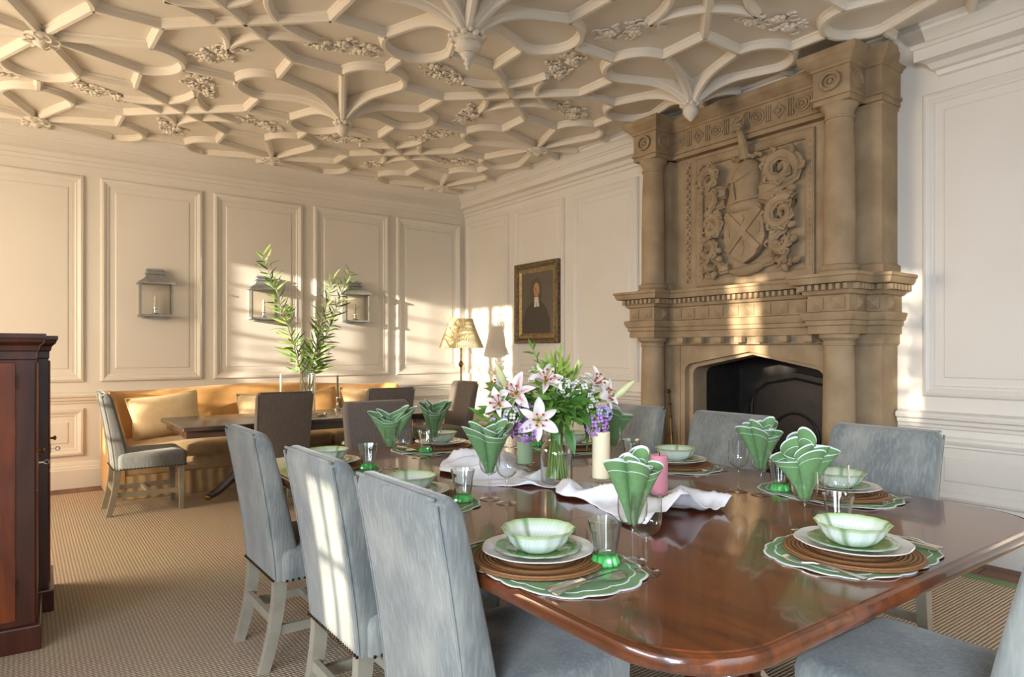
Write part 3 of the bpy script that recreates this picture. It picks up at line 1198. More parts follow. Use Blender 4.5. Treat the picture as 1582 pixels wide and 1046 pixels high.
# arms panel frame
FR = [(0, 0), (0, .02), (.008, .026), (.016, .02), (.052, .02), (.06, .026), (.068, .02), (.068, 0)]
part('arms_frame', MB().frame((4.43, 0, 0), (0, -1, 0), (0, 0, 1), (-1, 0, 0), -3.505, -2.50, 1.765, 2.80, FR), 'stone2', fire, smooth=30)
m = MB()
for (sy, s) in ((3.471, 1), (2.534, 1)):
    z = 1.85
    while z < 2.72:
        m.sphere((4.41, sy, z), .011, 6, 4, (.6, 1, 1))
        z += .045
part('frame_beads', m, 'stone2', fire, stuff=True)
INSC = None
for y in (2.405, 3.595):                              # carved strips beside the columns
    m = MB()
    m.box(4.424, 4.431, y - .026, y + .026, 1.8, 2.79)
    z, k = 1.81, 0
    while z < 2.77:
        d = .008 * (-1) ** k
        m.box(4.408, 4.43, y + d - .013, y + d + .013, z, z + .022)
        z += .032
        k += 1
    part('carved_strip', m, 'stone2', fire, smooth=None, stuff=True)
m = MB()
for k in range(3):
    m.box(4.42, 4.432, 3.72 - k * .05 - .01, 3.72 - k * .05 + .01, 2.79, 2.81)
part('guttae', m, 'stone2', fire, smooth=None)

# ------- the coat of arms, carved in relief
XS = 4.43
sh = [(3.19, 2.31), (3.10, 2.292), (2.99, 2.30), (2.885, 2.335), (2.862, 2.22), (2.848, 2.09), (2.875, 2.02), (2.94, 1.955), (3.03, 1.905), (3.11, 1.95), (3.17, 2.01), (3.198, 2.09), (3.2, 2.2)]
arms = part('shield', MB().poly_prism([(XS, y, z) for y, z in sh], (-.075, 0, 0)), 'stone2', fire, bevel=.008, label='carved shield with a diagonal cross')
m = MB()


def bar(m, a, b, w, x0, x1):
    a, b = Vector((0, *a)), Vector((0, *b))
    t = (b - a).normalized()
    n = Vector((0, -t.z, t.y)) * w
    m.poly_prism([(x0, p.y, p.z) for p in (a + n, b + n, b - n, a - n)], (x1 - x0, 0, 0))


bar(m, (3.175, 2.285), (2.895, 2.005), .026, XS - .07, XS - .088)
bar(m, (2.885, 2.30), (3.165, 2.005), .026, XS - .07, XS - .0895)
part('saltire', m, 'stone2', arms, bevel=.003)
m = MB()
for (a, b) in (((3.03, 2.27), (3.035, 2.21)), ((3.155, 2.19), (3.15, 2.11)), ((2.895, 2.2), (2.90, 2.12)), ((3.03, 2.08), (3.04, 1.96))):
    m.tube([(XS - .076, a[0], a[1]), (XS - .078, a[0] - .01, (a[1] + b[1]) / 2), (XS - .076, b[0], b[1])], .006, 5)
part('engraving', m, 'stone2', arms, stuff=True)
# helmet
m = MB()
secs = []
for (z, yc, ry, rx) in ((2.29, 3.05, .15, .05), (2.32, 3.055, .155, .085), (2.37, 3.055, .145, .10), (2.43, 3.05, .125, .10), (2.50, 3.035, .135, .105), (2.57, 3.02, .125, .10), (2.63, 3.01, .10, .085), (2.67, 3.01, .065, .06), (2.685, 3.01, .03, .03)):
    secs.append([(XS - .015 + rx * -abs(sin(t)) if sin(t) > 0 else XS + .01, yc + ry * cos(t), z) for t in [2 * pi * k / 20 for k in range(20)]])
m.loft(secs)
helm = part('helmet', m, 'stone2', fire, smooth=60)
m = MB()
m.tube([(XS - .02, 3.185, 2.50), (XS - .09, 3.14, 2.53), (XS - .125, 3.06, 2.52), (XS - .11, 2.97, 2.56), (XS - .06, 2.92, 2.60)], .012, 6)
m.tube([(XS - .03, 3.20, 2.35), (XS - .10, 3.12, 2.36), (XS - .125, 3.04, 2.37), (XS - .09, 2.94, 2.38), (XS - .03, 2.90, 2.40)], .012, 6)
m.tube([(XS - .11, 3.09, 2.52), (XS - .135, 3.075, 2.45), (XS - .12, 3.07, 2.38)], .011, 6)
m.tube([(XS - .03, 2.885, 2.64), (XS - .05, 2.875, 2.5), (XS - .05, 2.89, 2.36)], .016, 6)
part('visor_ridge', m, 'stone2', helm)
m = MB()
for k in range(8):
    y = 3.115 - k * .032
    m.sphere((XS - .055, y, 2.70 + .006 * (-1) ** k), .026, 8, 5, (1, .9, .8))
part('torse', m, 'stone2', fire)
# crest: an arm holding up a short blade
m = MB().tube([(XS - .05, 3.02, 2.70), (XS - .085, 3.015, 2.78), (XS - .115, 3.02, 2.86), (XS - .12, 3.03, 2.885)], [.042, .036, .028, .026], 10)
crest = part('crest_arm', m, 'stone2', fire)
m = MB().sphere((XS - 0.125, 3.03, 2.905), .036, 10, 6, (.8, 1, .9))
for k in range(4):
    m.tube([(XS - 0.135, 3.062, 2.925 - k * .013), (XS - 0.162, 3.045, 2.925 - k * .013), (XS - 0.164, 3.02, 2.922 - k * .013), (XS - 0.150, 3.0, 2.92 - k * .013)], .0085, 6)
m.tube([(XS - 0.120, 3.0, 2.89), (XS - 0.145, 2.995, 2.91), (XS - 0.160, 3.01, 2.935)], .009, 6)
part('fist', m, 'stone2', crest)
m = MB().tube([(XS - 0.150, 3.075, 2.875), (XS - 0.150, 3.06, 2.93), (XS - 0.150, 3.02, 2.955), (XS - 0.150, 2.985, 2.965), (XS - 0.150, 2.955, 3.0)], [.006, .009, .01, .01, .006], 6)
part('blade', m, 'stone2', crest)


def scroll(cy, cz, R, a0, turns, sgn, w, tail=None):
    """a fleshy mantling scroll: spiral ribbon plus its lead-in"""
    m = MB()
    P, W = [], []
    if tail:
        for q in tail:
            P.append(Vector((XS - .03, q[0], q[1])))
            W.append(q[2])
    turns *= 1.3
    n = int(18 * turns) + 4
    w *= .78
    R *= 1.08
    for k in range(n + 1):
        t = k / n
        a = a0 + sgn * 2 * pi * turns * t
        r = R * (1 - .86 * t)
        P.append(Vector((XS - .03 - .045 * sin(pi * min(1, t * 1.2)), cy + r * cos(a), cz + r * sin(a))))
        W.append(w * (1 - .66 * t))
    k = len(P)
    secs = []
    for i in range(k):
        T = (P[min(i + 1, k - 1)] - P[max(i - 1, 0)]).normalized()
        a = Vector((1, 0, 0))
        a = (a - T * a.dot(T)).normalized()
        b = T.cross(a)
        w = W[i] * (1 + .10 * sin(i * 1.9))
        secs.append([P[i] + (a * cos(t) * .8 + b * sin(t) * 1.12) * w * (1 + .13 * cos(7 * t)) for t in [2 * pi * q / 28 for q in range(28)]])
    m.loft(secs)
    k0 = len(tail) if tail else 0
    for i in range(k0 + 1, k - 4, 3):                 # acanthus lobes curling off the outer edge
        c = Vector((P[i].x, cy, cz))
        out = (P[i] - c).normalized()
        T = (P[i + 1] - P[i - 1]).normalized()
        q = [P[i] + out * W[i] * .6, P[i] + out * (W[i] * 1.2) + T * .012, P[i] + out * (W[i] * 1.25 + .012) + T * .035, P[i] + out * (W[i] * .9) + T * .055]
        m.tube([p + Vector((-.012, 0, 0)) for p in q], [W[i] * .55, W[i] * .5, W[i] * .36, .004], 8)
    return m


def lobes(m, pts, r=.03):
    for (y, z, a) in pts:
        d = Vector((0, cos(a), sin(a)))
        m.tube([Vector((XS - .02, y, z)) + d * (.0 * k) + d * (.05 * k / 3) + Vector((-.02 * sin(pi * k / 3) - .02, 0, 0)) for k in range(4)], [r * .8, r, r * .75, r * .2], 7)


sc = [
    scroll(2.735, 2.555, .115, 3.6, 1.25, -1, .055, [(2.90, 2.43, .05), (2.84, 2.44, .055)]),
    scroll(2.725, 2.235, .115, 2.4, 1.2, -1, .05, [(2.91, 2.40, .035), (2.86, 2.385, .045)]),
    scroll(2.72, 2.03, .085, 1.4, .9, -1, .042, [(2.70, 2.2, .04)]),
    scroll(2.735, 1.93, .06, .3, 1.0, 1, .034, [(2.90, 1.90, .03), (2.82, 1.92, .034)]),
    scroll(3.345, 2.60, .085, -.6, 1.2, 1, .045, [(3.2, 2.47, .035), (3.27, 2.475, .045)]),
    scroll(3.34, 2.46, .085, -1.2, .5, -1, .036, [(3.21, 2.40, .035)]),
    scroll(3.315, 2.22, .085, .6, 1.1, 1, .045, [(3.22, 2.15, .035)]),
    scroll(3.36, 2.03, .075, 1.2, .9, 1, .04, [(3.38, 2.15, .036)]),
    scroll(3.33, 1.92, .055, 2.8, .9, -1, .032, [(3.18, 1.89, .03), (3.24, 1.885, .034)]),
]
for m in sc:
    part('mantling_scroll', m, 'stone2', fire, smooth=60)
m = MB()
lobes(m, [(2.63, 2.15, -.4), (2.62, 2.05, -.8), (2.66, 1.90, -1.6), (2.60, 1.90, -.6), (2.80, 2.17, 2.6), (2.81, 2.10, 2.9), (2.79, 2.03, 3.3), (2.70, 1.86, -1.9), (2.63, 2.40, .2),
          (3.43, 2.52, 2.6), (3.42, 2.60, 2.2), (3.41, 2.12, 2.8), (3.42, 2.02, 3.5), (3.40, 1.90, 3.8), (3.30, 1.86, -1.4), (3.25, 2.30, 1.0), (3.36, 2.31, 1.8), (3.25, 2.03, 0), (3.24, 1.96, .3)], .03)
part('mantling_leaves', m, 'stone2', fire, smooth=60)
m = MB().tube([(XS - .02, 3.17, 1.86), (XS - .04, 3.08, 1.85), (XS - .045, 3.0, 1.855), (XS - .04, 2.92, 1.87), (XS - .02, 2.86, 1.90)], [.02, .036, .042, .036, .018], 8)
part('motto_ribbon', m, 'stone2', fire, smooth=60)

# ================================================================== WALL THINGS
# portrait
PY0, PY1, PZ0, PZ1 = 5.40, 6.165, 1.335, 2.225
pic = empty('portrait_painting', (4.555, (PY0 + PY1) / 2, PZ0), 'gilt framed dark portrait of a person with white neck bands', 'painting')
GF = [(0, 0), (0, .045), (.012, .056), (.03, .058), (.045, .045), (.055, .03), (.06, .03), (.062, .0)]
m = MB().frame((4.588, 0, 0), (0, -1, 0), (0, 0, 1), (-1, 0, 0), -PY1, -PY0, PZ0, PZ1, GF)
part('picture_frame', m, 'gold', pic, smooth=40)
m = MB().frame((4.588, 0, 0), (0, -1, 0), (0, 0, 1), (-1, 0, 0), -PY1 + .06, -PY0 - .06, PZ0 + .06, PZ1 - .06, [(0, 0), (0, .03), (.02, .034), (.05, .018), (.052, 0)])
part('slip', m, 'gold_in', pic, smooth=30, label='paler gilt inner slip')
cv = part('canvas', MB().box(4.575, 4.588, PY0 + .1, PY1 - .1, PZ0 + .1, PZ1 - .1), 'canvas', pic, smooth=None)


def flat(name, pts, mat, x, par):
    return part(name, MB().poly_prism([(4.575, y, z) for y, z in pts], (-x, 0, 0)), mat, par, smooth=None)


def ell(cy, cz, ry, rz, n=20):
    return [(cy + ry * cos(2 * pi * k / n), cz + rz * sin(2 * pi * k / n)) for k in range(n)]


pcy = 5.80
flat('painted_gown', [(6.05, 1.44), (6.04, 1.62), (5.96, 1.74), (5.87, 1.80), (5.73, 1.80), (5.64, 1.73), (5.57, 1.60), (5.55, 1.44)], 'gown', .0012, cv)
flat('painted_wig', [(y + pcy, z) for y, z in ((.0, 2.06), (.06, 2.045), (.10, 1.99), (.115, 1.90), (.11, 1.83), (.08, 1.79), (-.06, 1.79), (-.09, 1.84), (-.095, 1.93), (-.075, 2.01), (-.04, 2.05))], 'wig', .0018, cv)
flat('painted_face', ell(pcy - .005, 1.925, .05, .078), 'skin', .0026, cv)
flat('painted_features', [(pcy + .03, 1.945), (pcy + .012, 1.948), (pcy + .004, 1.95), (pcy - .002, 1.915), (pcy - .012, 1.91), (pcy + .005, 1.905), (pcy + .012, 1.94)], 'wig', .0030, cv)
flat('painted_mouth', [(pcy + .012, 1.888), (pcy - .018, 1.888), (pcy - .014, 1.883), (pcy + .008, 1.883)], 'stamen', .0030, cv)
flat('painted_bands', [(pcy + .03, 1.845), (pcy - .035, 1.845), (pcy - .055, 1.74), (pcy - .012, 1.735), (pcy - .008, 1.80), (pcy, 1.735), (pcy + .035, 1.735)], 'bands', .0026, cv)
part('name_plate', MB().box(4.552, 4.557, pcy - .03, pcy + .04, PZ0 + .072, PZ0 + .088), 'brass', pic)

# three wall lanterns on the far wall
lan = empty('wall_lantern', (0, 0, 0), 'x', 'lantern', 'half lanterns on the far wall')


def build_lantern(root):
    w, d, h = .135, .15, .29
    m = MB().box(-w, w, -.012, 0, 0, h + .02)
    part('back_plate', m, 'plate_cream', root, smooth=None, bevel=.003)
    m = MB().box(-w - .012, w + .012, -d - .008, 0, -.022, 0).box(-w * .8, w * .8, -d * .8, 0, -.035, -.022)
    part('base_tray', m, 'pewter', root, smooth=None, bevel=.003)
    for sx in (-1, 1):
        part('corner_post', MB().box(sx * w - .008, sx * w + .008, -d, -d + .016, 0, h), 'pewter', root, smooth=None)
        m = MB().box(sx * w - .002, sx * w + .002, -d + .012, -.012, .004, h)
        part('side_pane', m, 'glass_pane', root, smooth=None)
    part('front_pane', MB().box(-w + .008, w - .008, -d + .004, -d + .007, .004, h), 'glass_pane', root, smooth=None)
    m = MB()
    m.loft([[(-w - .022, 0, h), (w + .022, 0, h), (w + .022, -d - .02, h), (-w - .022, -d - .02, h)],
            [(-w - .022, 0, h + .014), (w + .022, 0, h + .014), (w + .022, -d - .02, h + .014), (-w - .022, -d - .02, h + .014)],
            [(-w * .66, 0, h + .06), (w * .66, 0, h + .06), (w * .66, -d * .66, h + .06), (-w * .66, -d * .66, h + .06)],
            [(-w * .52, 0, h + .10), (w * .52, 0, h + .10), (w * .52, -d * .5, h + .10), (-w * .52, -d * .5, h + .10)]])
    part('roof', m, 'pewter', root, smooth=None)
    m = MB().box(-w * .62, w * .62, -d * .58, 0, h + .10, h + .112).box(-w * .46, w * .46, -d * .44, 0, h + .112, h + .13).box(-w * .56, w * .56, -d * .54, 0, h + .13, h + .148)
    part('chimney_cap', m, 'pewter', root, smooth=None, bevel=.002)
    m = MB().lathe([(.03, 0), (.032, .012), (.014, .02), (.012, .05), (.022, .058), (.022, .07)], 16, (0, -.07, 0))
    part('candle_cup', m, 'steel', root)
    m = MB().lathe([(.016, .07), (.016, .125), (.012, .13)], 14, (0, -.07, 0))
    part('candle_tube', m, 'wax_cream', root)
    m = MB().lathe([(.006, .13), (.014, .15), (.012, .17), (.002, .195)], 12, (0, -.07, 0))
    part('bulb', m, 'bulb', root)


build_lantern(lan)
lan['label'] = 'galvanised wall lantern hanging clear of the plants, nearest the cabinet'
lan.location = (1.04, ROOM_B - .014, 1.60)
dup(lan, loc=(2.055, ROOM_B - .014, 1.60), label='wall lantern behind the tallest green branch, over the sofa middle')
dup(lan, loc=(3.075, ROOM_B - .014, 1.60), label='sunlit wall lantern behind the right-leaning green branches')

# ================================================================== CHAIRS
def build_chair(root, cloth):
    """front faces +x, back bottom at x=0, origin on the floor"""
    H = .925

    def backx(z):
        s = max(0, (z - .345) / .58)
        return -.088 * s ** 1.35
    # backrest
    m = MB()
    zs = [.345, .36, .45, .52, .60, .68, .76, .84, .885, .908, .920, .925]
    secs = []
    for z in zs:
        hw = .205 + .012 * (z - .345) / .58
        th = .105 - .035 * max(0, (z - .45) / .48)
        e = 0 if z < .9 else (.006 if z < .915 else (.014 if z < .923 else .024))
        bx = backx(z)
        secs.append([(bx + th / 2 + px, py, z) for px, py in rrect(th / 2 - e, hw - e, min(.022, th / 2 - e - .003), 3)])
    m.loft(secs)
    part('backrest', m, cloth, root, smooth=60)
    m = MB()
    zz = [.35 + .56 * k / 14 for k in range(15)]
    for s in (-1, 1):
        m.tube([(backx(z) + .004, s * (.199 + .012 * (z - .345) / .58), z) for z in zz], .0045, 5)
    m.tube([(backx(.918) + .006, y, .921) for y in (-.2, -.1, 0, .1, .2)], .0045, 5)
    part('piping', m, cloth, root)
    # seat
    m = MB()
    secs = []
    for z, e, dz in ((.345, 0, 0), (.36, -.002, 0), (.43, -.004, 0), (.452, .0, 0), (.464, .012, 0), (.470, .03, 0), (.476, .09, 0), (.478, .16, 0)):
        secs.append([(.262 + px, py, z) for px, py in rrect(.232 - e, .228 - e, .03 if e < .05 else .02, 3)])
    m.loft(secs)
    part('seat', m, cloth, root, smooth=60)
    m = MB()
    for k in range(24):
        y = -.215 + .43 * k / 23
        m.sphere((.494, y, .352), .0055, 6, 4)
        m.sphere((-.002, y * .93, .352), .0055, 6, 4)
    for k in range(20):
        x = .04 + .44 * k / 19
        for s in (-1, 1):
            m.sphere((x, s * .23, .352), .0055, 6, 4)
    part('nailheads', m, 'nail', root, stuff=True)
    # legs
    for s in (-1, 1):
        m = MB()
        m.loft([[(x + px, s * .195 + py, z) for px, py in ((-w, -w), (w, -w), (w, w), (-w, w))] for x, w, z in ((.46, .016, 0), (.458, .021, .35))])
        part('leg', m, 'leg', root, smooth=None, bevel=.002)
        m = MB()
        secs = []
        for z in (.0, .06, .12, .18, .24, .30, .36):
            x = .028 - .062 * ((.36 - z) / .36) ** 1.8
            w = .017 + .004 * z / .36
            secs.append([(x + px * 1.15, s * .178 + py, z) for px, py in ((-w, -w), (w, -w), (w, w), (-w, w))])
        m.loft(secs)
        part('leg', m, 'leg', root, smooth=30)
    for s in (-1, 1):
        m = MB()
        m.loft([[(x, y - .010, .135), (x, y + .010, .135), (x, y + .010, .170), (x, y - .010, .170)] for x, y in ((.0, s * .178), (.46, s * .195))])
        part('stretcher', m, 'leg', root, smooth=None)
    part('stretcher', MB().box(-.005, .015, -.18, .18, .175, .21), 'leg', root, smooth=None)
    part('stretcher', MB().box(.225, .247, -.187, .187, .138, .168), 'leg', root, smooth=None)


CH = empty('dining_chair', (0, 0, 0), 'x', 'chair', 'grey velvet dining chairs round the long table')
build_chair(CH, 'velvet')
CH2 = empty('dining_chair', (0, 0, 0), 'x', 'chair', 'taupe velvet chairs round the small far table')
build_chair(CH2, 'velvet_dark')
G1, G2 = CH['group'], CH2['group']


def chair(first, proto, loc, rz, label):
    if first:
        proto.location = loc
        proto.rotation_euler = (0, 0, rz)
        proto['label'] = label
        return proto
    return dup(proto, loc=loc, rotz=rz, label=label)


FL = .012
chair(1, CH, (.785, 1.445, FL), 0, 'blue-grey velvet chair with back to camera, nearest of three at the table side')
chair(0, CH, (.785, 2.03, FL), 0, 'blue-grey chair with window-shaped patch of sun on its back')
chair(0, CH, (.785, 2.825, FL), 0, 'blue-grey chair with back to camera, farthest of three beside the open carpet')
chair(0, CH, (2.835, 2.74, FL), pi, 'grey velvet chair facing camera, partly hidden by the lily bouquet')
chair(0, CH, (2.835, 2.08, FL), pi, 'grey velvet chair in front of the dark fireplace opening')
chair(0, CH, (2.835, 1.33, FL), pi, 'grey velvet chair before the white panelled wall right of fireplace')
chair(0, CH, (1.815, .465, FL), pi / 2, 'grey velvet chair cut off by the bottom corner, only seat and back edge showing')
chair(1, CH2, (1.80, 3.86, FL), -pi / 2 - .06, 'taupe velvet chair at the far end of the long dining table')
CH2['group'] = G1
chair(0, CH2, (1.645, 5.265, FL), pi / 2, 'taupe chair seen from behind, covering the middle of the sofa')['group'] = G2
chair(0, CH2, (2.55, 5.29, FL), pi / 2, 'taupe chair seen from behind, half hidden behind the table-end chair')['group'] = G2
chair(0, CH2, (3.70, 5.96, FL), pi, 'taupe chair by the floor lamp, turned towards the sofa table')['group'] = G2
lc = chair(0, CH, (.555, 5.98, FL), 0, 'grey chair seen side on at the cabinet end of the sofa table')
lc['group'] = G2
for ch_ in lc.children:
    if ch_.data.materials and ch_.data.materials[0] == M['velvet']:
        ch_.data = ch_.data.copy()
        ch_.data.materials[0] = M['velvet_shaded']  # swap in the velvet with shade painted in
lc['label'] = 'grey chair with painted-in shade seen side on at the cabinet end of the sofa table'

# ================================================================== LONG DINING TABLE
TX0, TX1, TY0, TY1, TZ = .83, 2.495, .65, 3.21, .75
table = empty('dining_table', ((TX0 + TX1) / 2, (TY0 + TY1) / 2, FL), 'long polished mahogany dining table with rounded corners and pedestal legs', 'table')
EDGE = [(-.016, -.034), (-.004, -.033), (.0, -.026), (.0, -.012), (-.004, -.004), (-.012, -.001), (-.014, -.003), (-.017, -.003), (-.019, 0)]


def top_outline(e, y0, y1, r0, r1):
    xa, xb = TX0 - e, TX1 + e
    pts = []

    def corner(cx, cy, r, a0):
        if r <= 0:
            pts.append((cx, cy))
        else:
            for k in range(9):
                a = a0 + pi / 2 * k / 8
                pts.append((cx + r * cos(a), cy + r * sin(a)))
    R = .19
    if r0:
        corner(xa + R, y0 - e + R, R, pi)
        corner(xb - R, y0 - e + R, R, 3 * pi / 2)
    else:
        corner(xa, y0, 0, 0)
        corner(xb, y0, 0, 0)
    if r1:
        corner(xb - R, y1 + e - R, R, 0)
        corner(xa + R, y1 + e - R, R, pi / 2)
    else:
        corner(xb, y1, 0, 0)
        corner(xa, y1, 0, 0)
    return pts


for (a, b, r0, r1) in ((TY0, 1.4995, 1, 0), (1.5005, 2.3595, 0, 0), (2.3605, TY1, 0, 1)):
    m = MB().loft([[(x, y, TZ + dz) for x, y in top_outline(e, a, b, r0, r1)] for e, dz in EDGE])
    part('tabletop_leaf', m, 'mahogany', table, smooth=35)
m = MB().box(TX0 + .22, TX1 - .22, TY0 + .25, TY0 + .27, .66, .716).box(TX0 + .22, TX1 - .22, TY1 - .27, TY1 - .25, .66, .716)
m.box(TX0 + .22, TX0 + .24, TY0 + .25, TY1 - .25, .66, .716).box(TX1 - .24, TX1 - .22, TY0 + .25, TY1 - .25, .66, .716)
part('apron', m, 'mahogany_dark', table, smooth=None)
for py in (1.20, 2.62):
    pc = (1.66, py, FL)
    m = MB().lathe([(.10, .22), (.115, .25), (.07, .29), (.052, .33), (.05, .40), (.06, .46), (.072, .50), (.06, .54), (.045, .57), (.05, .60), (.085, .63), (.09, .66)], 24, pc)
    ped = part('pedestal', m, 'mahogany_dark', table)
    for q in range(4):
        a = pi / 4 + q * pi / 2
        u = Vector((cos(a), sin(a), 0))
        P = []
        for t in [k / 10 for k in range(11)]:
            r = .06 + .42 * t
            z = .28 - .24 * t ** .75 * (1 - .12 * t) + .05 * max(0, .35 - t)
            P.append(Vector(pc) + u * r + Vector((0, 0, max(z, .055))))
        m = MB().tube(P, [.04 - .018 * k / 10 for k in range(11)], 8)
        part('sabre_leg', m, 'mahogany_dark', table)
        m = MB().sphere(P[-1] + u * .01 - Vector((0, 0, .03)), .026, 10, 6)
        part('brass_caster', m, 'brass', table)
    m = MB().box(1.66 - .42, 1.66 + .42, py - .04, py + .04, .655, .715).box(1.66 - .1, 1.66 + .1, py - .1, py + .1, .64, .67)
    part('bearer', m, 'mahogany_dark', table, smooth=None)

# ================================================================== CABINETS BY THE LEFT EDGE
def build_cabinet(root):
    D, W, H = 1.25, .42, 1.31                         # depth along -x, width along y
    part('carcass', MB().box(-D, 0, 0, W, .105, 1.215), 'cabinet_dark', root, smooth=None, bevel=.003)
    part('plinth', MB().box(-D - .02, .022, -.022, W + .005, 0, .105), 'cabinet_dark', root, smooth=None, bevel=.006)
    m = MB().loft([[(-D - p, -p, z), (p, -p, z), (p, W, z), (-D - p, W, z)] for p, z in
                   ((0, 1.2), (.004, 1.205), (.004, 1.235), (.01, 1.24), (.014, 1.26), (.03, 1.275), (.034, 1.29), (.038, 1.292), (.038, 1.31))])
    part('cornice', m, 'cabinet_dark', root, smooth=30)
    # framed panel on the near side
    d = part('side_panel', MB().box(-D + .07, -.065, -.006, 0, .13, 1.19), 'cabinet', root, smooth=None, bevel=.003, label='red-brown figured panel')
    for z in (.24, 1.08):
        part('hinge', MB().box(-.064, -.058, -.009, 0, z, z + .06), 'nail', root, smooth=None)
    # front doors
    for z0, z1 in ((.13, .66), (.67, 1.19)):
        dr = part('door', MB().box(0, .008, .02, W - .02, z0, z1), 'cabinet', root, smooth=None, bevel=.003)
    m = MB().lathe([(.006, 0), (.006, .012), (.012, .016), (.012, .022), (.004, .026)], 10, (0, 0, 0))
    m.v = [(.008 + z, W * .5 + x, .80 + y) for x, y, z in m.v]
    part('knob', m, 'brass', root)
    m = MB().box(.008, .03, W * .5 - .002, W * .5 + .002, .742, .748)
    m.tube([(.03 + .009 + .009 * cos(t), W * .5, .745 + .009 * sin(t)) for t in [2 * pi * k / 10 for k in range(11)]], .0025, 5)
    part('key', m, 'steel', root)
    part('escutcheon', MB().box(.008, .0105, W * .5 - .012, W * .5 + .012, .725, .77), 'brass', root, smooth=None)


cab = empty('mahogany_cabinet', (0, 0, 0), 'tall red mahogany cabinet at the edge of the picture, the nearer one', 'cabinet', 'pair of mahogany cabinets')
build_cabinet(cab)
cab.location = (.046, 3.42, FL)
cab.rotation_euler = (0, 0, radians(-1.5))
dup(cab, loc=(.104, 3.885, FL), label='mahogany cabinet with a key in it, standing behind the nearer cabinet')

# ================================================================== SOFA
SX0, SX1 = .57, 3.50
sofa = empty('sofa', ((SX0 + SX1) / 2, 6.8, FL), 'long golden damask sofa with wings and a buff seat along the far wall', 'sofa')


def soft_box(m, x0, x1, y0, y1, z0, z1, r, dome=0, n=10, tuft=0):
    secs = []
    cx, cy, hx, hy = (x0 + x1) / 2, (y0 + y1) / 2, (x1 - x0) / 2, (y1 - y0) / 2
    for z, e in ((z0, r * .6), (z0 + r * .4, r * .1), (z0 + r, 0), (z1 - r, 0), (z1 - r * .4, r * .1), (z1, r * .6)):
        secs.append([(cx + px, cy + py, z) for px, py in rrect(hx - e, hy - e, max(r - e, .01), 4)])
    if dome:
        for k in (.8, .5, .2):
            secs.append([(cx + px * k, cy + py * k, z1 + dome * (1 - k ** 2)) for px, py in rrect(hx - r * .6, hy - r * .6, .02, 4)])
    m.loft(secs)


# back with a serpentine top and forward-curving wings
m = MB()


def topz(u):
    x = u * 2 - 1
    return .875 + .05 * cos(x * pi * .5) ** 2 + .012 * abs(x) ** 6


NU = 60
front, crest_, rear = [], [], []
secs = []
for i in range(NU + 1):
    u = i / NU
    x = SX0 + .06 + (SX1 - SX0 - .12) * u
    wing = max(0, (abs(u * 2 - 1) - .90) / .10)
    yf = 7.04 - .20 * wing ** 2
    zt = topz(u)
    s = []
    for (yy, zz) in ((yf - .10, .30), (yf - .06, .5), (yf, zt - .10), (yf + .02, zt - .03), (yf + .07, zt), (7.19, zt - .03), (7.21, zt - .1), (7.22, .30)):
        s.append((x, min(yy, 7.24), zz))
    secs.append(s)
m.loft(secs, True)
part('back', m, 'sofa', sofa, smooth=60)
for s, x in ((-1, SX0), (1, SX1)):
    m = MB()
    secs = []
    for y, zt, w in ((6.36, .57, .05), (6.40, .60, .06), (6.55, .62, .065), (6.75, .66, .065), (6.88, .75, .06), (6.96, .84, .055), (7.05, .885, .055), (7.16, .89, .055), (7.2, .86, .05)):
        cx = x - s * .07
        secs.append([(cx - w, y, .10), (cx - w, y, zt - .05), (cx - w * .7, y, zt - .012), (cx, y, zt), (cx + w * .7, y, zt - .012), (cx + w, y, zt - .05), (cx + w, y, .10)])
    m.loft(secs)
    part('arm', m, 'sofa', sofa, smooth=60)
m = MB().box(SX0 + .03, SX1 - .03, 6.37, 7.2, .20, .335)
part('seat_base', m, 'sofa_seat', sofa, smooth=None, bevel=.02)
n = 3
w = (SX1 - SX0 - .26) / n
for k in range(n):
    m = MB()
    x0 = SX0 + .13 + k * w

    def fn(u, v, x0=x0):
        t = v * 2 * pi
        return None
    soft_box(m, x0 + .003, x0 + w - .003, 6.35, 6.98, .33, .455, .045, .03)
    part('seat_cushion', m, 'sofa_seat', sofa, smooth=70)
    m = MB()
    for i in range(1, 4):
        for j in range(2):
            m.sphere((x0 + w * i / 4, 6.5 + .2 * j, .477 - .004), .014, 8, 5, (1, 1, .5))
    part('tufting', m, 'sofa_seat', sofa, stuff=True)
m = MB()
N = 120
top, bot = [], []
for i in range(N + 1):
    x = SX0 + .02 + (SX1 - SX0 - .04) * i / N
    y = 6.362 + .010 * sin(i * 1.7) - (.018 if i % 24 < 2 else 0)
    top.append((x, 6.365, .21))
    bot.append((x, y, .015))
m.loft([top, bot], False)
m.loft([[(SX0 + .018, 6.365 + (7.15 - 6.365) * k / 10, z) for k in range(11)] for z in (.21, .015)], False)
m.loft([[(SX1 - .018, 6.365 + (7.15 - 6.365) * k / 10, z) for k in range(11)] for z in (.21, .015)], False)
part('skirt', m, 'sofa_seat', sofa, smooth=60)
part('foot', MB().box(SX0 + .05, SX0 + .1, 6.42, 6.47, 0, .1), 'mahogany_dark', sofa)
part('foot', MB().box(SX1 - .1, SX1 - .05, 6.42, 6.47, 0, .1), 'mahogany_dark', sofa)
part('foot', MB().box(SX0 + .05, SX0 + .1, 7.1, 7.15, 0, .1), 'mahogany_dark', sofa)
part('foot', MB().box(SX1 - .1, SX1 - .05, 7.1, 7.15, 0, .1), 'mahogany_dark', sofa)


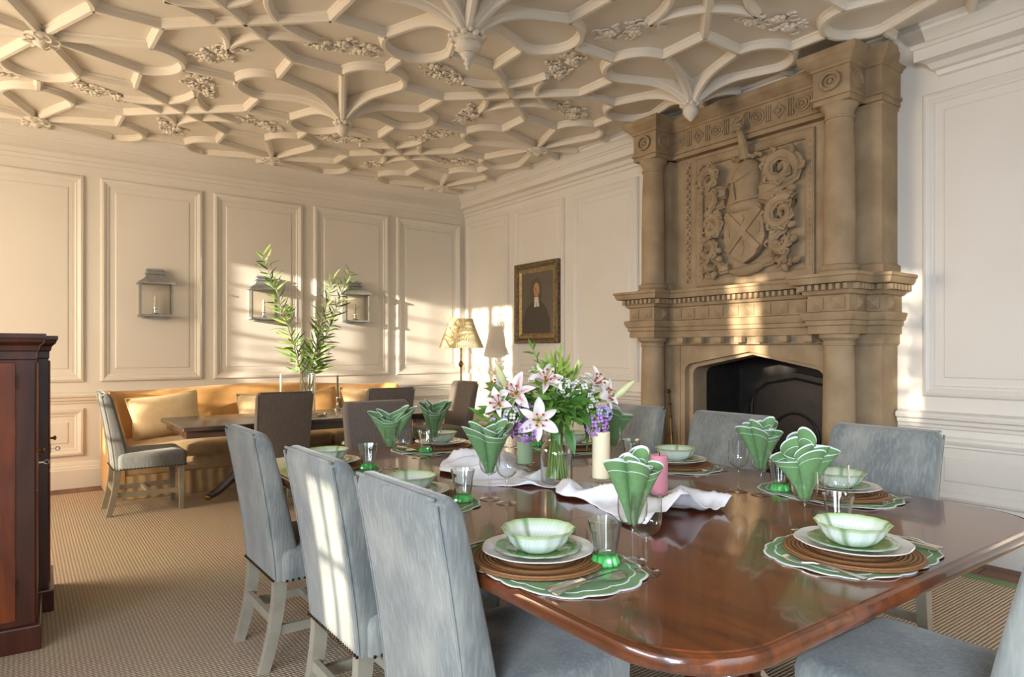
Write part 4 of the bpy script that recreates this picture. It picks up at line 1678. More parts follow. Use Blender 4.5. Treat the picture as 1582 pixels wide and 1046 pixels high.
def cushion_mesh(w, h, t, mat):
    m = MB()
    n = 14

    def f(s):
        def g(u, v):
            a, b = u * 2 - 1, v * 2 - 1
            k = max(0, (1 - abs(a) ** 2.4)) ** .5 * max(0, (1 - abs(b) ** 2.4)) ** .5
            pin = 1 - .10 * (1 - abs(a * b)) * max(abs(a), abs(b)) ** 3
            return (a * w / 2 * pin, b * h / 2 * pin, s * t / 2 * k)
        return g
    m.grid(f(1), n, n)
    m.grid(f(-1), n, n)
    return m


def cushion(loc, w, h, t, lean, yaw, roll, label, mat='cushion'):
    o = link('cushion', cushion_mesh(w, h, t, mat).mesh('cushion', mat, smooth=80))
    m = MB()
    pts = []
    k = 12
    for a0, b0, a1, b1 in ((-1, -1, 1, -1), (1, -1, 1, 1), (1, 1, -1, 1), (-1, 1, -1, -1)):
        for i in range(k):
            a, b = a0 + (a1 - a0) * i / k, b0 + (b1 - b0) * i / k
            pin = 1 - .10 * (1 - abs(a * b))
            pts.append((a * w / 2 * pin, b * h / 2 * pin, 0))
    pts.append(pts[0])
    m.tube(pts, .006, 6)
    p = link('piping', m.mesh('piping', mat), o)
    o.location = loc
    o.rotation_euler = (Matrix.Rotation(yaw, 3, 'Z') @ Matrix.Rotation(radians(90) - lean, 3, 'X') @ Matrix.Rotation(roll, 3, 'Z')).to_euler()
    return tag(o, label, 'cushion', 'loose cushions on the gold sofa')


cushion((1.06, 6.76, .665), .60, .40, .20, .30, .10, .10, 'large cream cushion at the sofa end behind the side-on chair')
cushion((1.97, 6.80, .65), .58, .36, .17, .30, -.05, -.03, 'cream cushion in the middle of the sofa')
cushion((2.52, 6.84, .66), .42, .40, .16, .28, .05, .10, 'golden cushion right behind the dark candlestick', 'sofa')
cushion((3.02, 6.82, .665), .56, .38, .17, .30, -.08, -.06, 'buff cushion near the sunny end of the sofa', 'sofa_seat')

# ================================================================== SMALL FAR TABLE
FT = (.94, 3.18, 5.36, 6.28, .69)
ft = empty('pedestal_table', (2.06, 5.82, FL), 'dark oblong pedestal table in front of the gold sofa', 'table')
m = MB().loft([[((FT[0] + FT[1]) / 2 + px, (FT[2] + FT[3]) / 2 + py, FT[4] + z) for px, py in rrect(1.12 - e, .46 - e, .03, 3)] for e, z in ((.012, -.034), (0, -.03), (0, -.008), (.004, -.002), (.012, 0))])
part('tabletop', m, 'ebony', ft, smooth=30)
part('frieze', MB().box(FT[0] + .04, FT[1] - .04, FT[2] + .05, FT[3] - .05, .60, .658), 'ebony', ft, smooth=None, bevel=.004)
for px in (1.645, 2.55):
    pc = (px, 5.82, FL)
    m = MB().lathe([(.085, .24), (.10, .28), (.06, .32), (.05, .36), (.055, .43), (.065, .47), (.05, .52), (.07, .57), (.08, .60)], 18, pc)
    part('pedestal', m, 'ebony', ft)
    for q in range(4):
        a = q * pi / 2
        u = Vector((cos(a), sin(a), 0))
        P = []
        for k in range(12):
            t = k / 11
            r = .05 + .36 * t
            z = .34 - .30 * t ** 1.15 + .03 * max(0, t - .85) / .15
            P.append(Vector(pc) + u * r + Vector((0, 0, max(z, .04))))
        part('sabre_leg', MB().tube(P, [.05 - .02 * k / 11 for k in range(12)], 8), 'ebony', ft)
        part('claw_foot', MB().sphere(P[-1] + u * .015 - Vector((0, 0, .012)), .027, 8, 6, (1.2, 1.2, 1)), 'brass', ft)

# vase with leafy branches
VX, VY = 2.045, 5.86
m = MB().lathe([(.066, .004), (.068, .02), (.068, .40), (.070, .41), (.064, .41), (.0635, .02), (.06, .012)], 24, (VX, VY, FT[4]))
single('glass_vase', m, 'glass_thick', (VX, VY, FT[4]), 'tall clear glass cylinder vase on the dark table', 'vase')
br = empty('leafy_branches', (VX, VY, FT[4] + .02), 'three tall arching willow-like green branches in the glass cylinder', 'plant')
LM = [leaf_mesh('leaf', q, 1, .125, .35, .2) for q in ('leaf_sage', 'leaf', 'leaf_light')]
rnd = random.Random(11)


def branch(tip, bow, nl, ml, mats, r0=.006):
    base = Vector((VX + rnd.uniform(-.03, .03), VY + rnd.uniform(-.03, .03), FT[4] + .03))
    mouth = Vector((VX + bow[0], VY + bow[1], FT[4] + .42))
    tip = Vector(tip)
    P = []
    for k in range(24):
        t = k / 23
        P.append((1 - t) ** 2 * base + 2 * t * (1 - t) * mouth + t * t * tip)
    b = part('branch', MB().tube(P, [r0 - (r0 - .0015) * k / 23 for k in range(24)], 6), 'stem_dark', br)
    off = world_loc(b)
    for i in range(nl):
        t = .34 + .66 * (i + rnd.random() * .5) / nl
        k = min(22, int(t * 23))
        p = P[k].lerp(P[k + 1], t * 23 - k)
        d = (P[k + 1] - P[k]).normalized()
        a = i * 2.4 + rnd.uniform(-.3, .3)
        side = Vector((cos(a), sin(a), 0))
        side = (side - d * side.dot(d)).normalized()
        o = link('leaf', LM[rnd.choice(mats)], b)
        orient(o, p - off, d * .55 + side * .8 + Vector((0, 0, -.1)), (rnd.uniform(-1, 1), rnd.uniform(-1, 1), rnd.uniform(-.4, .4)), rnd.uniform(.7, 1.15) * ml * (1.1 - .45 * t))


branch((1.63, 5.78, 2.06), (-.02, 0, 0), 98, .185, [1, 1, 2])
branch((2.28, 5.84, 1.92), (.01, .0, 0), 98, .18, [0, 0, 1])
branch((2.46, 5.90, 1.99), (.05, .02, 0), 98, .18, [0, 1, 0])

# candlesticks on the far table


def candlestick(x, y, h, mat, label):
    o = empty('candlestick', (x, y, FT[4]), label, 'candlestick', 'candlesticks on the small far table')
    m = MB().lathe([(.042, 0), (.042, .008), (.02, .016), (.01, .03), (.014, .045), (.009, .06), (.012, .09), (.018, .105), (.016, .12)], 14, (x, y, FT[4]))
    part('stand', m, 'steel', o)
    part('candle', MB().lathe([(.0105, .11), (.0095, h), (.003, h + .006)], 10, (x, y, FT[4])), mat, o)
    part('wick', MB().tube([(x, y, FT[4] + h), (x, y, FT[4] + h + .012)], .0015, 5), 'wick', o)


candlestick(1.88, 6.08, .35, 'wax_cream', 'candlestick with a pale taper beside the branch vase')
candlestick(2.44, 6.16, .32, 'wax_grey', 'candlestick with a grey taper on the open end of the dark table')
m = MB().lathe([(.03, 0), (.05, .012), (.055, .03), (.052, .03), (.046, .014), (.0, .006)], 16, (2.08, 5.62, FT[4]))
single('glass_dish', m, 'glass_thick', (2.08, 5.62, FT[4]), 'small shallow glass dish on the dark far table', 'dish')

# ================================================================== FLOOR LAMP
lp = empty('floor_lamp', (4.0, 6.44, FL), 'brass floor lamp with a pleated cream shade in the sunny corner', 'lamp')
lx, ly = 4.0, 6.44
part('base', MB().lathe([(.13, .0), (.13, .012), (.10, .02), (.03, .03), (.012, .05)], 24, (lx, ly, FL)), 'brass', lp)
part('pole', MB().lathe([(.010, .04), (.010, 1.42), (.016, 1.425), (.016, 1.47), (.006, 1.475), (.006, 1.60)], 10, (lx, ly, FL)), 'brass', lp)
part('diamond_ornament', MB().lathe([(.008, 1.045), (.036, 1.085), (.036, 1.095), (.008, 1.135)], 4, (lx, ly, FL)), 'brass', lp, smooth=None)
m = MB()
NP = 72
secs = []
for z, r in ((1.285, .252), (1.29, .252), (1.40, .205), (1.50, .165), (1.60, .132), (1.612, .130)):
    secs.append([(lx + (r + (.004 if k % 2 else -.004)) * cos(2 * pi * k / (2 * NP)), ly + (r + (.004 if k % 2 else -.004)) * sin(2 * pi * k / (2 * NP)), z) for k in range(2 * NP)])
m.loft(secs, True, False, False)
part('lamp_shade', m, 'shade', lp, smooth=None)
m = MB()
for q in range(3):
    a = q * 2.094
    m.tube([(lx, ly, 1.60), (lx + .128 * cos(a), ly + .128 * sin(a), 1.607)], .002, 5)
part('shade_carrier', m, 'brass', lp)
part('bulb', MB().lathe([(.012, 1.48), (.03, 1.52), (.032, 1.54), (.02, 1.57), (.003, 1.58)], 12, (lx, ly, 0)), 'bulb', lp)
m = MB().tube([(lx + .012, ly, 1.42), (lx + .12, ly - .02, 1.25), (lx + .24, ly - .05, .98), (lx + .29, ly - .06, .75), (lx + .27, ly - .05, .45), (lx + .2, ly, .1), (lx + .14, ly + .02, .02), (lx + .11, ly, .015)], .003, 6)
part('flex', m, 'cable', lp)

# fire irons and the little leaflet on the mantel
m = MB().tube([(4.30, 3.62, .03), (4.34, 3.70, .60), (4.365, 3.745, .90)], .008, 8)
pk = single('fire_poker', m, 'brass', (4.30, 3.62, .035), 'slim brass poker leaning on the stone jamb behind two chairs', 'poker')
m = MB()
for t in (.62, .78, .9):
    m.sphere((4.30 + .065 * t, 3.62 + .125 * t, .03 + .87 * t), .015, 8, 6)
m.sphere((4.368, 3.75, .915), .018, 8, 6)
part('knops', m, 'brass', pk)
m = MB().tube([(4.28, 2.46, .04), (4.345, 2.40, .5), (4.37, 2.375, .80)], .007, 8)
pk2 = single('fire_tongs', m, 'brass', (4.28, 2.46, .04), 'slim brass fire tongs leaning on the stone jamb nearer the white wall', 'tongs')
m = MB().tube([(4.26, 2.50, .04), (4.335, 2.43, .5), (4.37, 2.385, .78)], .006, 8).sphere((4.372, 2.378, .81), .016, 8, 6)
part('second_arm', m, 'brass', pk2)
m = MB().lathe([(.10, 0), (.14, .05), (.165, .16), (.17, .28), (.175, .30), (.165, .30), (.155, .16), (.13, .05), (.09, .012)], 20, (4.20, 3.42, .035))
ck = single('coal_scuttle', m, 'soot', (4.20, 3.42, .035), 'round black coal scuttle at the mouth of the fireplace', 'scuttle')
m = MB().tube([(4.20, 3.42 + .17 * cos(t), .335 + .16 * sin(t)) for t in [pi * k / 12 for k in range(13)]], .007, 6)
part('handle', m, 'soot', ck)
m = MB().box(4.24, 4.37, 1.99, 2.24, 1.7345, 1.742)
bk = single('leaflet', m, 'paper', (4.30, 2.12, 1.7345), 'thin rust-red leaflet lying on the mantel end by the white wall', 'leaflet', smooth=None)
part('white_label', MB().box(4.238, 4.29, 2.20, 2.245, 1.7345, 1.752), 'linen', bk, smooth=None, label='small white card at its end')

# ================================================================== TABLE SETTINGS
# colours for the leaf-painted china (true colours of the glaze, by height and angle)
def lerp3(a, b, t):
    t = max(0, min(1, t))
    return tuple(a[i] + (b[i] - a[i]) * t for i in range(3))


GW, GG, GD = rgb('#dfe4e3')[:3], rgb('#8fae5c')[:3], rgb('#557f3a')[:3]


def bowl_col(v):
    r = sqrt(v.x ** 2 + v.y ** 2)
    a = atan2(v.y, v.x)
    rim = max(0, (v.z - .040) / .013)
    c = lerp3(GW, GG, rim)
    vein = max(0, cos(a * 3 + .5) - .93) / .07
    c = lerp3(c, GD, .75 * vein * (1 if r > .02 else 0))
    fine = .5 + .5 * cos(a * 40 + 9 * v.z / .05)
    return lerp3(c, GG, .18 * fine)


def salad_col(v):
    r = sqrt(v.x ** 2 + v.y ** 2)
    a = atan2(v.y, v.x)
    f = .5 + .5 * cos(a * 22 + r * 90)
    c = lerp3(GD, GG, .45 * f)
    return lerp3(c, GW, max(0, (r - .096) / .006) * .5)


def fluted(n, amp):
    return lambda t, k: 1 + amp * cos(n * t)


SC_N = 18


def mat_edge(t):
    """scalloped oblong outline of a placemat"""
    a, b = .232, .168
    c, s = cos(t), sin(t)
    r = 1 / ((abs(c) / a) ** 2.6 + (abs(s) / b) ** 2.6) ** (1 / 2.6)
    return r * (1 + .035 * abs(sin(t * SC_N / 2)) - .012)


NT = 216
mb_m, mb_e, mb_i = MB(), MB(), MB()


def mz(t, k):
    return .0022 + .0028 * max(0, sin(t * SC_N / 2 + .6)) * k ** 3


def ringpts(k, z=0):
    return [(mat_edge(2 * pi * i / NT) * k * cos(2 * pi * i / NT), mat_edge(2 * pi * i / NT) * k * sin(2 * pi * i / NT), mz(2 * pi * i / NT, k) + z) for i in range(NT)]


mb_m.loft([ringpts(.05), ringpts(.5), ringpts(.88), ringpts(.976)], True, True, False)
mb_e.loft([ringpts(.976), ringpts(1.0), ringpts(1.0, -.002)], True, False, False)
mb_i.loft([ringpts(.862, .0008), ringpts(.873, .0008)], True, False, False)
mb_i.loft([ringpts(.873, .0008), ringpts(.878, .0002)], True, False, False)
ME_MAT = mb_m.mesh('placemat', 'mat_green', smooth=60)
ME_EDGE = mb_e.mesh('edging', 'trim', smooth=60)
ME_INNER = mb_i.mesh('stitched_line', 'trim', smooth=60)

# charger: coiled rattan disc
m = MB()
prof = [(.001, .0035)]
for k in range(22):
    r = .01 + k * .0066
    prof += [(r, .0065 + .0022 * (k % 2))]
prof += [(.158, .006), (.160, .0015), (.155, -.003), (.002, -.003)]
ME_CHARGER = MB().lathe(prof, 40).mesh('charger', 'rattan', smooth=60)
# dinner plate with a wavy octagonal rim
ME_PLATE = MB().lathe([(.001, .003), (.070, .003), (.080, .001), (.086, .004), (.105, .012), (.128, .018), (.131, .020), (.129, .0215), (.105, .0155), (.085, .0085), (.080, .0065), (.001, .0065)], 64,
                      rf=lambda t, k: 1 + (.022 * abs(cos(4 * t)) if 4 <= k <= 8 else 0)).mesh('dinner_plate', 'china', smooth=50)
ME_SALAD = MB().lathe([(.001, .002), (.05, .001), (.07, .006), (.098, .013), (.100, .0145), (.098, .016), (.07, .0095), (.05, .0055), (.001, .0055)], 66,
                      rf=lambda t, k: 1 + (.03 * abs(sin(5.5 * t)) if 3 <= k <= 6 else 0)).mesh('salad_plate', 'china_col', smooth=60, col=salad_col)
ME_BOWL = MB().lathe([(.001, .002), (.042, .0), (.046, .003), (.060, .012), (.072, .027), (.078, .040), (.086, .048), (.0875, .051), (.085, .0525), (.077, .046), (.069, .030), (.056, .015), (.036, .007), (.001, .006)], 84,
                     rf=lambda t, k: 1 + (.018 * cos(14 * t) + .02 * cos(3 * t) if 3 <= k <= 11 else 0)).mesh('leaf_bowl', 'china_col', smooth=60, col=bowl_col)
ME_TUMB = MB().lathe([(.0255, .020), (.027, .03), (.034, .075), (.0395, .102), (.0400, .104), (.0385, .104), (.033, .075), (.0255, .03), (.0235, .024)], 48, rf=fluted(12, .03), cap0=True, cap1=False).mesh('tumbler', 'glass_thick', smooth=60)
ME_TBASE = MB().lathe([(.030, .0), (.032, .004), (.030, .010), (.0265, .018), (.0255, .0235), (.012, .026), (.001, .0265)], 24, rf=fluted(12, .07)).mesh('green_base', 'glass_green', smooth=None)
WPROF = [(.0335, .0), (.034, .0018), (.020, .004), (.006, .008), (.0035, .016), (.0032, .05), (.0035, .078), (.007, .084), (.020, .090), (.030, .100), (.0345, .115), (.0355, .135), (.0345, .160), (.0335, .178)]
ME_WINE = MB().lathe(WPROF, 32, cap0=True, cap1=False).mesh('wine_glass', 'glass', smooth=60)


def knife_mesh():
    m = MB()
    m.loft([[(x, -w, .003), (x, w, .003), (x, w * .6, .003 + h), (x, -w * .6, .003 + h)] for x, w, h in ((-.10, .0075, .004), (-.09, .0085, .007), (-.03, .0075, .008), (0, .006, .006), (.006, .005, .004))])
    m.loft([[(x, -a, .004), (x, b, .004), (x, b, .0055), (x, -a, .0055)] for x, a, b in ((.006, .005, .006), (.03, .006, .010), (.08, .006, .010), (.105, .006, .004), (.11, .006, -.004))])
    return m


def fork_mesh():
    m = MB()
    m.loft([[(x, -w, z), (x, w, z), (x, w, z + .003), (x, -w, z + .003)] for x, w, z in ((-.10, .009, .003), (-.08, .008, .004), (-.03, .004, .007), (.0, .0035, .009), (.02, .006, .008), (.035, .011, .005), (.045, .012, .004))])
    for k in range(4):
        y = -.0095 + k * .0063
        m.loft([[(x, y - w, z), (x, y + w, z), (x, y + w, z + .002), (x, y - w, z + .002)] for x, w, z in ((.045, .0022, .004), (.08, .0018, .004), (.095, .001, .007))])
    return m


def spoon_mesh():
    m = MB()
    m.loft([[(x, -w, z), (x, w, z), (x, w, z + .0028), (x, -w, z + .0028)] for x, w, z in ((-.10, .008, .003), (-.08, .007, .004), (-.02, .0035, .008), (.03, .004, .008), (.045, .012, .005), (.07, .019, .003), (.09, .016, .004), (.10, .006, .007))])
    return m


ME_KNIFE = knife_mesh().mesh('knife', 'steel', smooth=40)
ME_FORK = fork_mesh().mesh('fork', 'steel', smooth=40)
ME_SPOON = spoon_mesh().mesh('spoon', 'steel', smooth=40)

T0 = TZ + .0005


def thing(name, mesh, loc, rz, label, cat, group=None):
    o = link(name, mesh)
    o.location = loc
    o.rotation_euler = (0, 0, rz)
    return tag(o, label, cat, group)


def napkin(x, y, zb, style, rnd, label, turn):
    """linen napkin folded into a fan and stood in a glass; white stitched edges"""
    n1 = (5, 4, 4)[style % 3]
    ph = rnd.uniform(0, 6.28)
    lean = rnd.uniform(-.12, .12)
    root = None
    for layer in range(2):
        k = 1.0 if layer == 0 else .70
        top = (.138 if layer == 0 else .147) + rnd.uniform(-.006, .006)
        sq = .78 if style != 2 else .6

        def fn(u, v, k=k, top=top, layer=layer, sq=sq):
            t = u * 2 * pi
            base = .013 + .067 * v ** 1.2
            lobe = abs(cos(n1 * t / 2 + ph + layer * .8)) ** .7
            fold = 1 + .62 * (lobe - .62) + .10 * v * cos(2 * t + ph * 2)
            r = k * base * fold
            z = top * v + .016 * v * (lobe - .5) + .020 * v * v * cos(2 * t + ph) + (.02 * v * cos(t - 1) if style == 2 else 0)
            px, py = r * cos(t), r * sin(t) * sq
            c, s = cos(turn), sin(turn)
            return (x + px * c - py * s + lean * z * .5, y + px * s + py * c, zb + z)
        NU = 96
        rows = [0, .08, .2, .34, .48, .6, .7, .80, .82, .86, .955, .957, .985, 1.0]

        def strip(vs):
            m = MB()
            m.loft([[fn(i / NU, v) for i in range(NU)] for v in vs], True, False, False)
            return m
        cloth = MB()
        for seg_ in (rows[:8] + [.839], [.848, .9, .974]):
            mm = strip(seg_)
            cloth.add(mm.v, mm.f)
        if layer == 0:
            mm = strip([0.0, .001])
            cap = MB()
            root = single('napkin', cloth, 'napkin', (x, y, zb), label, 'napkin', 'green napkins stood in the glasses', smooth=80)
        else:
            part('inner_fold', cloth, 'napkin', root, smooth=80)
        tr = strip([.974, .988, 1.0])
        m2 = strip([.839, .848])
        tr.add(m2.v, m2.f)
        part('white_edging', tr, 'trim', root, smooth=80)
    return root


# (plate centre, facing angle of the diner, phrase that tells where it is, has visible cutlery, turn)
SET = [
    ((.99, 1.25), 0.0, 'at the table side before the nearest grey chair', True),
    ((1.06, 2.03), 0.0, 'in front of the chair with the sunlit back', False),
    ((1.06, 2.78), 0.0, 'in front of the farthest back-turned side chair', False),
    ((1.75, 3.02), -pi / 2, 'at the far end of the long table', True),
    ((2.29, 2.60), pi, 'behind the lily bouquet', False),
    ((2.29, 1.93), pi, 'in front of the chair before the fireplace', True),
    ((2.29, 1.21), pi, 'in front of the chair by the white wall', True),
    ((1.645, .835), pi / 2, 'at the near end, by the picture corner chair', True),
]
rnd = random.Random(5)
for i, ((px, py), rz, where, cut) in enumerate(SET):
    def loc(f, r, z):
        # f forward (away from the diner), r to the diner's right
        return (px + f * cos(rz) + r * sin(rz), py + f * sin(rz) - r * cos(rz), z)
    pm = thing('placemat', ME_MAT, loc(.015, .03, T0), rz + pi / 2, 'sage green placemat with white scalloped edge ' + where, 'placemat', 'scalloped green placemats')
    e = link('edging', ME_EDGE, pm)
    e['label'] = 'white scalloped edging'
    link('stitched_line', ME_INNER, pm)
    z = T0 + .0065
    thing('charger', ME_CHARGER, loc(0, 0, z), rnd.uniform(0, 6), 'round brown rattan charger ' + where, 'charger', 'rattan chargers')
    z += .0095
    thing('dinner_plate', ME_PLATE, loc(0, 0, z), rnd.uniform(0, 6), 'white wavy-rimmed dinner plate ' + where, 'plate', 'white dinner plates')
    z += .0072
    thing('salad_plate', ME_SALAD, loc(0, 0, z), rnd.uniform(0, 6), 'green leaf-painted salad plate ' + where, 'plate', 'green salad plates')
    z += .0062
    thing('leaf_bowl', ME_BOWL, loc(.0, .0, z), rnd.uniform(0, 6), 'green and white leaf-shaped bowl ' + where, 'bowl', 'cabbage-leaf bowls')
    tb = thing('tumbler', ME_TUMB, loc(*{0: (.105, .12)}.get(i, (.115, .15)), T0 + .005), rnd.uniform(0, 1), 'fluted clear tumbler with green foot ' + where, 'tumbler', 'green-footed tumblers')
    g = link('green_base', ME_TBASE, tb)
    g['label'] = 'solid green glass foot'
    A = {0: ((.18, .135), (.145, .21)), 7: ((.185, .105), (.165, .235))}.get(i, ((.215, .16), (.225, .245)))
    g1 = loc(*A[0], T0)
    g2 = loc(*A[1], T0)
    thing('wine_glass', ME_WINE, g1, 0, 'stemmed wine glass holding the folded napkin ' + where, 'wine glass', 'wine glasses')
    thing('wine_glass', ME_WINE, g2, 0, 'empty stemmed wine glass ' + where, 'wine glass', 'wine glasses')
    napkin(g1[0], g1[1], T0 + .0905, (2 if i in (3, 7) else i), rnd, 'green white-edged napkin fanned in the glass ' + where, {0: .6, 7: -.4}.get(i, rnd.uniform(-.8, .8)))
    if cut:
        thing('knife', ME_KNIFE, loc(-.02, .178, T0 + .004), rz + .05, 'silver knife ' + where, 'knife', 'table knives')
        thing('spoon', ME_SPOON, loc(-.02, .205, T0 + .004), rz + .02, 'silver spoon ' + where, 'spoon', 'table spoons')
        thing('fork', ME_FORK, loc(-.02, -.175, T0 + .004), rz - .04, 'silver fork ' + where, 'fork', 'table forks')

# ================================================================== CENTRE OF THE TABLE
# rumpled white runner
from mathutils import noise as mnoise
OBJ = [(1.622, 1.934, .085), (1.70, 1.775, .06), (1.675, 2.20, .05), (1.70, 1.50, .05), (1.655, 2.42, .05)]


def runner_fn(u, v):
    y = 1.30 + 1.30 * v
    w = .155 + .05 * sin(v * 9 + 1) + .03 * sin(v * 23)
    cx = 1.60 + .05 * sin(v * 7) + .02 * sin(v * 15 + 1)
    s = u * 2 - 1
    x = cx + s * w + .012 * sin(v * 40 + s * 3)
    n = mnoise.noise(Vector((s * .8 + v * 1.5, v * 6, 3.1)))
    n2 = mnoise.noise(Vector((s * 2.6 + 5, v * 15, 1.7)))
    z = .006 + .052 * max(0, (1 - abs(n) * 2.6)) ** 1.3 + .010 * max(0, 1 - abs(n2) * 3.0)
    z *= (.25 + .75 * (1 - abs(s) ** 3))
    if v < .2:
        z += .03 * (1 - v / .2) * max(0, cos(s * 5 + 1))
    for ox, oy, r in OBJ:
        d = sqrt((x - ox) ** 2 + (y - oy) ** 2)
        z = .004 + (z - .004) * max(0, min(1, (d - r) / .035))
    return (x, y, TZ + z)


m = MB().grid(runner_fn, 34, 150)
run = single('table_runner', m, 'linen', (1.6, 1.95, TZ), 'rumpled white linen runner along the middle of the mahogany table', 'runner', smooth=180)
so = run.modifiers.new('cloth', 'SOLIDIFY')
so.thickness = .0018
so.offset = 1

CZ = TZ + .0065


def pillar(x, y, r, z0, z1, mat, label, stem):
    o = empty('pillar_candle', (x, y, CZ), label, 'candle', 'pillar candles on the runner')
    part('holder', MB().lathe([(.036, 0), (.036, .003), (.010, .007), (.007, z0 * .5), (.010, z0 - .006), (r + .008, z0 - .003), (r + .010, z0 + .004), (r + .006, z0 + .001), (.0, z0)], 24, (x, y, CZ)), 'glass_thick', o)
    part('wax', MB().lathe([(r - .002, z0 + .001), (r, z0 + .004), (r, z1 - .004), (r - .003, z1), (r * .6, z1 - .004), (.002, z1 - .006)], 28, (x, y, CZ)), mat, o)
    part('wick', MB().tube([(x, y, CZ + z1 - .006), (x + .001, y, CZ + z1 + .008)], .0016, 5), 'wick', o)


pillar(1.70, 1.775, .032, .032, .202, 'wax_cream', 'thick cream pillar candle standing right of the flower vase', .03)
pillar(1.675, 2.20, .031, .030, .150, 'wax_green', 'sage green pillar candle under the lilies', .03)
pillar(1.70, 1.50, .028, .020, .150, 'wax_pink', 'pink pillar candle behind the nearest fanned napkin', .03)
pillar(1.655, 2.42, .026, .020, .135, 'wax_mauve', 'mauve pillar candle behind the napkin before the sunlit chair', .03)

# ------- flower vase and bouquet
BX, BY = 1.622, 1.934
vz = CZ
m = MB().lathe([(.050, 0), (.058, .004), (.060, .02), (.060, .11), (.056, .135), (.040, .155), (.036, .165), (.036, .185), (.041, .19), (.039, .19), (.034, .183), (.034, .165), (.038, .153), (.0535, .133), (.0575, .11), (.0575, .012), (.002, .008)], 32, (BX, BY, vz))
vase = single('flower_vase', m, 'glass', (BX, BY, vz), 'clear bottle-necked glass vase of water holding the lily bouquet', 'vase', smooth=60)
bq = empty('lily_bouquet', (BX, BY, vz + .01), 'big bouquet of white and pink lilies with lilac and greenery', 'flowers')
OB = Vector((BX, BY, vz + .01))
NECK = Vector((BX, BY, vz + .175))
rnd = random.Random(21)


def lily_petal(kind):
    """a recurved petal along +x; true petal colours: white edge, pink rib and spots"""
    m = MB()
    L = .085
    nu, nv = 9, 5
    vs, fs = [], []
    for i in range(nu):
        t = i / (nu - 1)
        w = .0165 * sin(pi * min(1, .12 + .88 * t)) ** .75 * (1 if t < .98 else .1) + .002
        z = .030 * t - .055 * max(0, t - .45) ** 1.6 * 1.6
        x = L * (t - .10 * max(0, t - .6))
        for j in range(nv):
            s = j / (nv - 1) * 2 - 1
            vs.append((x, s * w, z + .006 * abs(s) ** 2 - .003 * (1 - abs(s))))
    for i in range(nu - 1):
        for j in range(nv - 1):
            fs.append((i * nv + j, i * nv + j + 1, (i + 1) * nv + j + 1, (i + 1) * nv + j))
    m.add(vs, fs)
    W, PK, DP, YG = rgb('#efe9e4')[:3], rgb('#d98aa0')[:3], rgb('#b23a5c')[:3], rgb('#cdd18d')[:3]

    def col(v):
        t = v.x / L
        s = abs(v.y) / .02
        c = lerp3(W, PK, (1 - s * 2.0) * (1.0 - abs(t - .35) * 2.0) * (.75 if kind else .3))
        if kind:
            c = lerp3(c, DP, (1 - s * 2.2) * (1 - abs(t - .4) * 2.2) * .8)
        return lerp3(c, YG, (.22 - t) * 4)
    return m.mesh('petal', 'petal', smooth=180, fix=False, col=col)


PET = [lily_petal(0), lily_petal(1)]


def frame_mat(d, twist=0):
    z = Vector(d).normalized()
    x = Vector((0, 0, 1)).cross(z)
    if x.length < .05:
        x = Vector((1, 0, 0))
    x.normalize()
    y = z.cross(x)
    return Matrix((x, y, z)).transposed() @ Matrix.Rotation(twist, 3, 'Z')


def stem(m, p, r=.0028):
    base = Vector((BX, BY, vz + .02)) + Vector((rnd.uniform(-.038, .038), rnd.uniform(-.038, .038), 0))
    nk = NECK + Vector((rnd.uniform(-.018, .018), rnd.uniform(-.018, .018), 0))
    p = Vector(p)
    P = [base, base.lerp(nk, .5), nk]
    for k in range(1, 9):
        t = k / 8
        P.append((1 - t) ** 2 * nk + 2 * t * (1 - t) * (nk + Vector((0, 0, .12))) + t * t * p)
    m.tube(P, r, 6)
    return P


stems = MB()


def lily(p, d, kind, s=1.0, openness=.95, twist=0.0):
    p = Vector(p)
    s *= .88
    d = Vector(d).normalized()
    stem(stems, p - d * .02)
    R = frame_mat(d, twist)
    cup = MB()
    cup.lathe([(.004, -.02), (.007, -.005), (.008, .004)], 8)
    cup.v = [tuple(p + R @ Vector(q)) for q in cup.v]
    root = part('lily', cup, 'leaf_light', bq, label='white lily flushed with pink')
    off = world_loc(root)
    for k in range(6):
        a = k * pi / 3
        o = link('petal', PET[kind], root)
        tilt = pi / 2 * (1 - openness) + .12 * (k % 2)
        Q = R @ Matrix.Rotation(a, 3, 'Z') @ Matrix.Rotation(-tilt, 3, 'Y')
        o.rotation_mode = 'QUATERNION'
        o.rotation_quaternion = Q.to_quaternion()
        o.location = p - off
        sc = s * (1.0 if k % 2 else .92)
        o.scale = (sc, sc * (1.1 if k % 2 else .8), sc)
    st = MB()
    for k in range(6):
        a = k * pi / 3 + .5
        q = [p + R @ Vector(v) for v in ((0, 0, 0), (.012 * cos(a), .012 * sin(a), .03), (.022 * cos(a), .022 * sin(a), .048))]
        st.tube(q, .0012, 5)
        st.sphere(q[-1], .0045, 6, 4, (1.4, 1, 1))
    part('stamens', st, 'stamen', root)
    return root


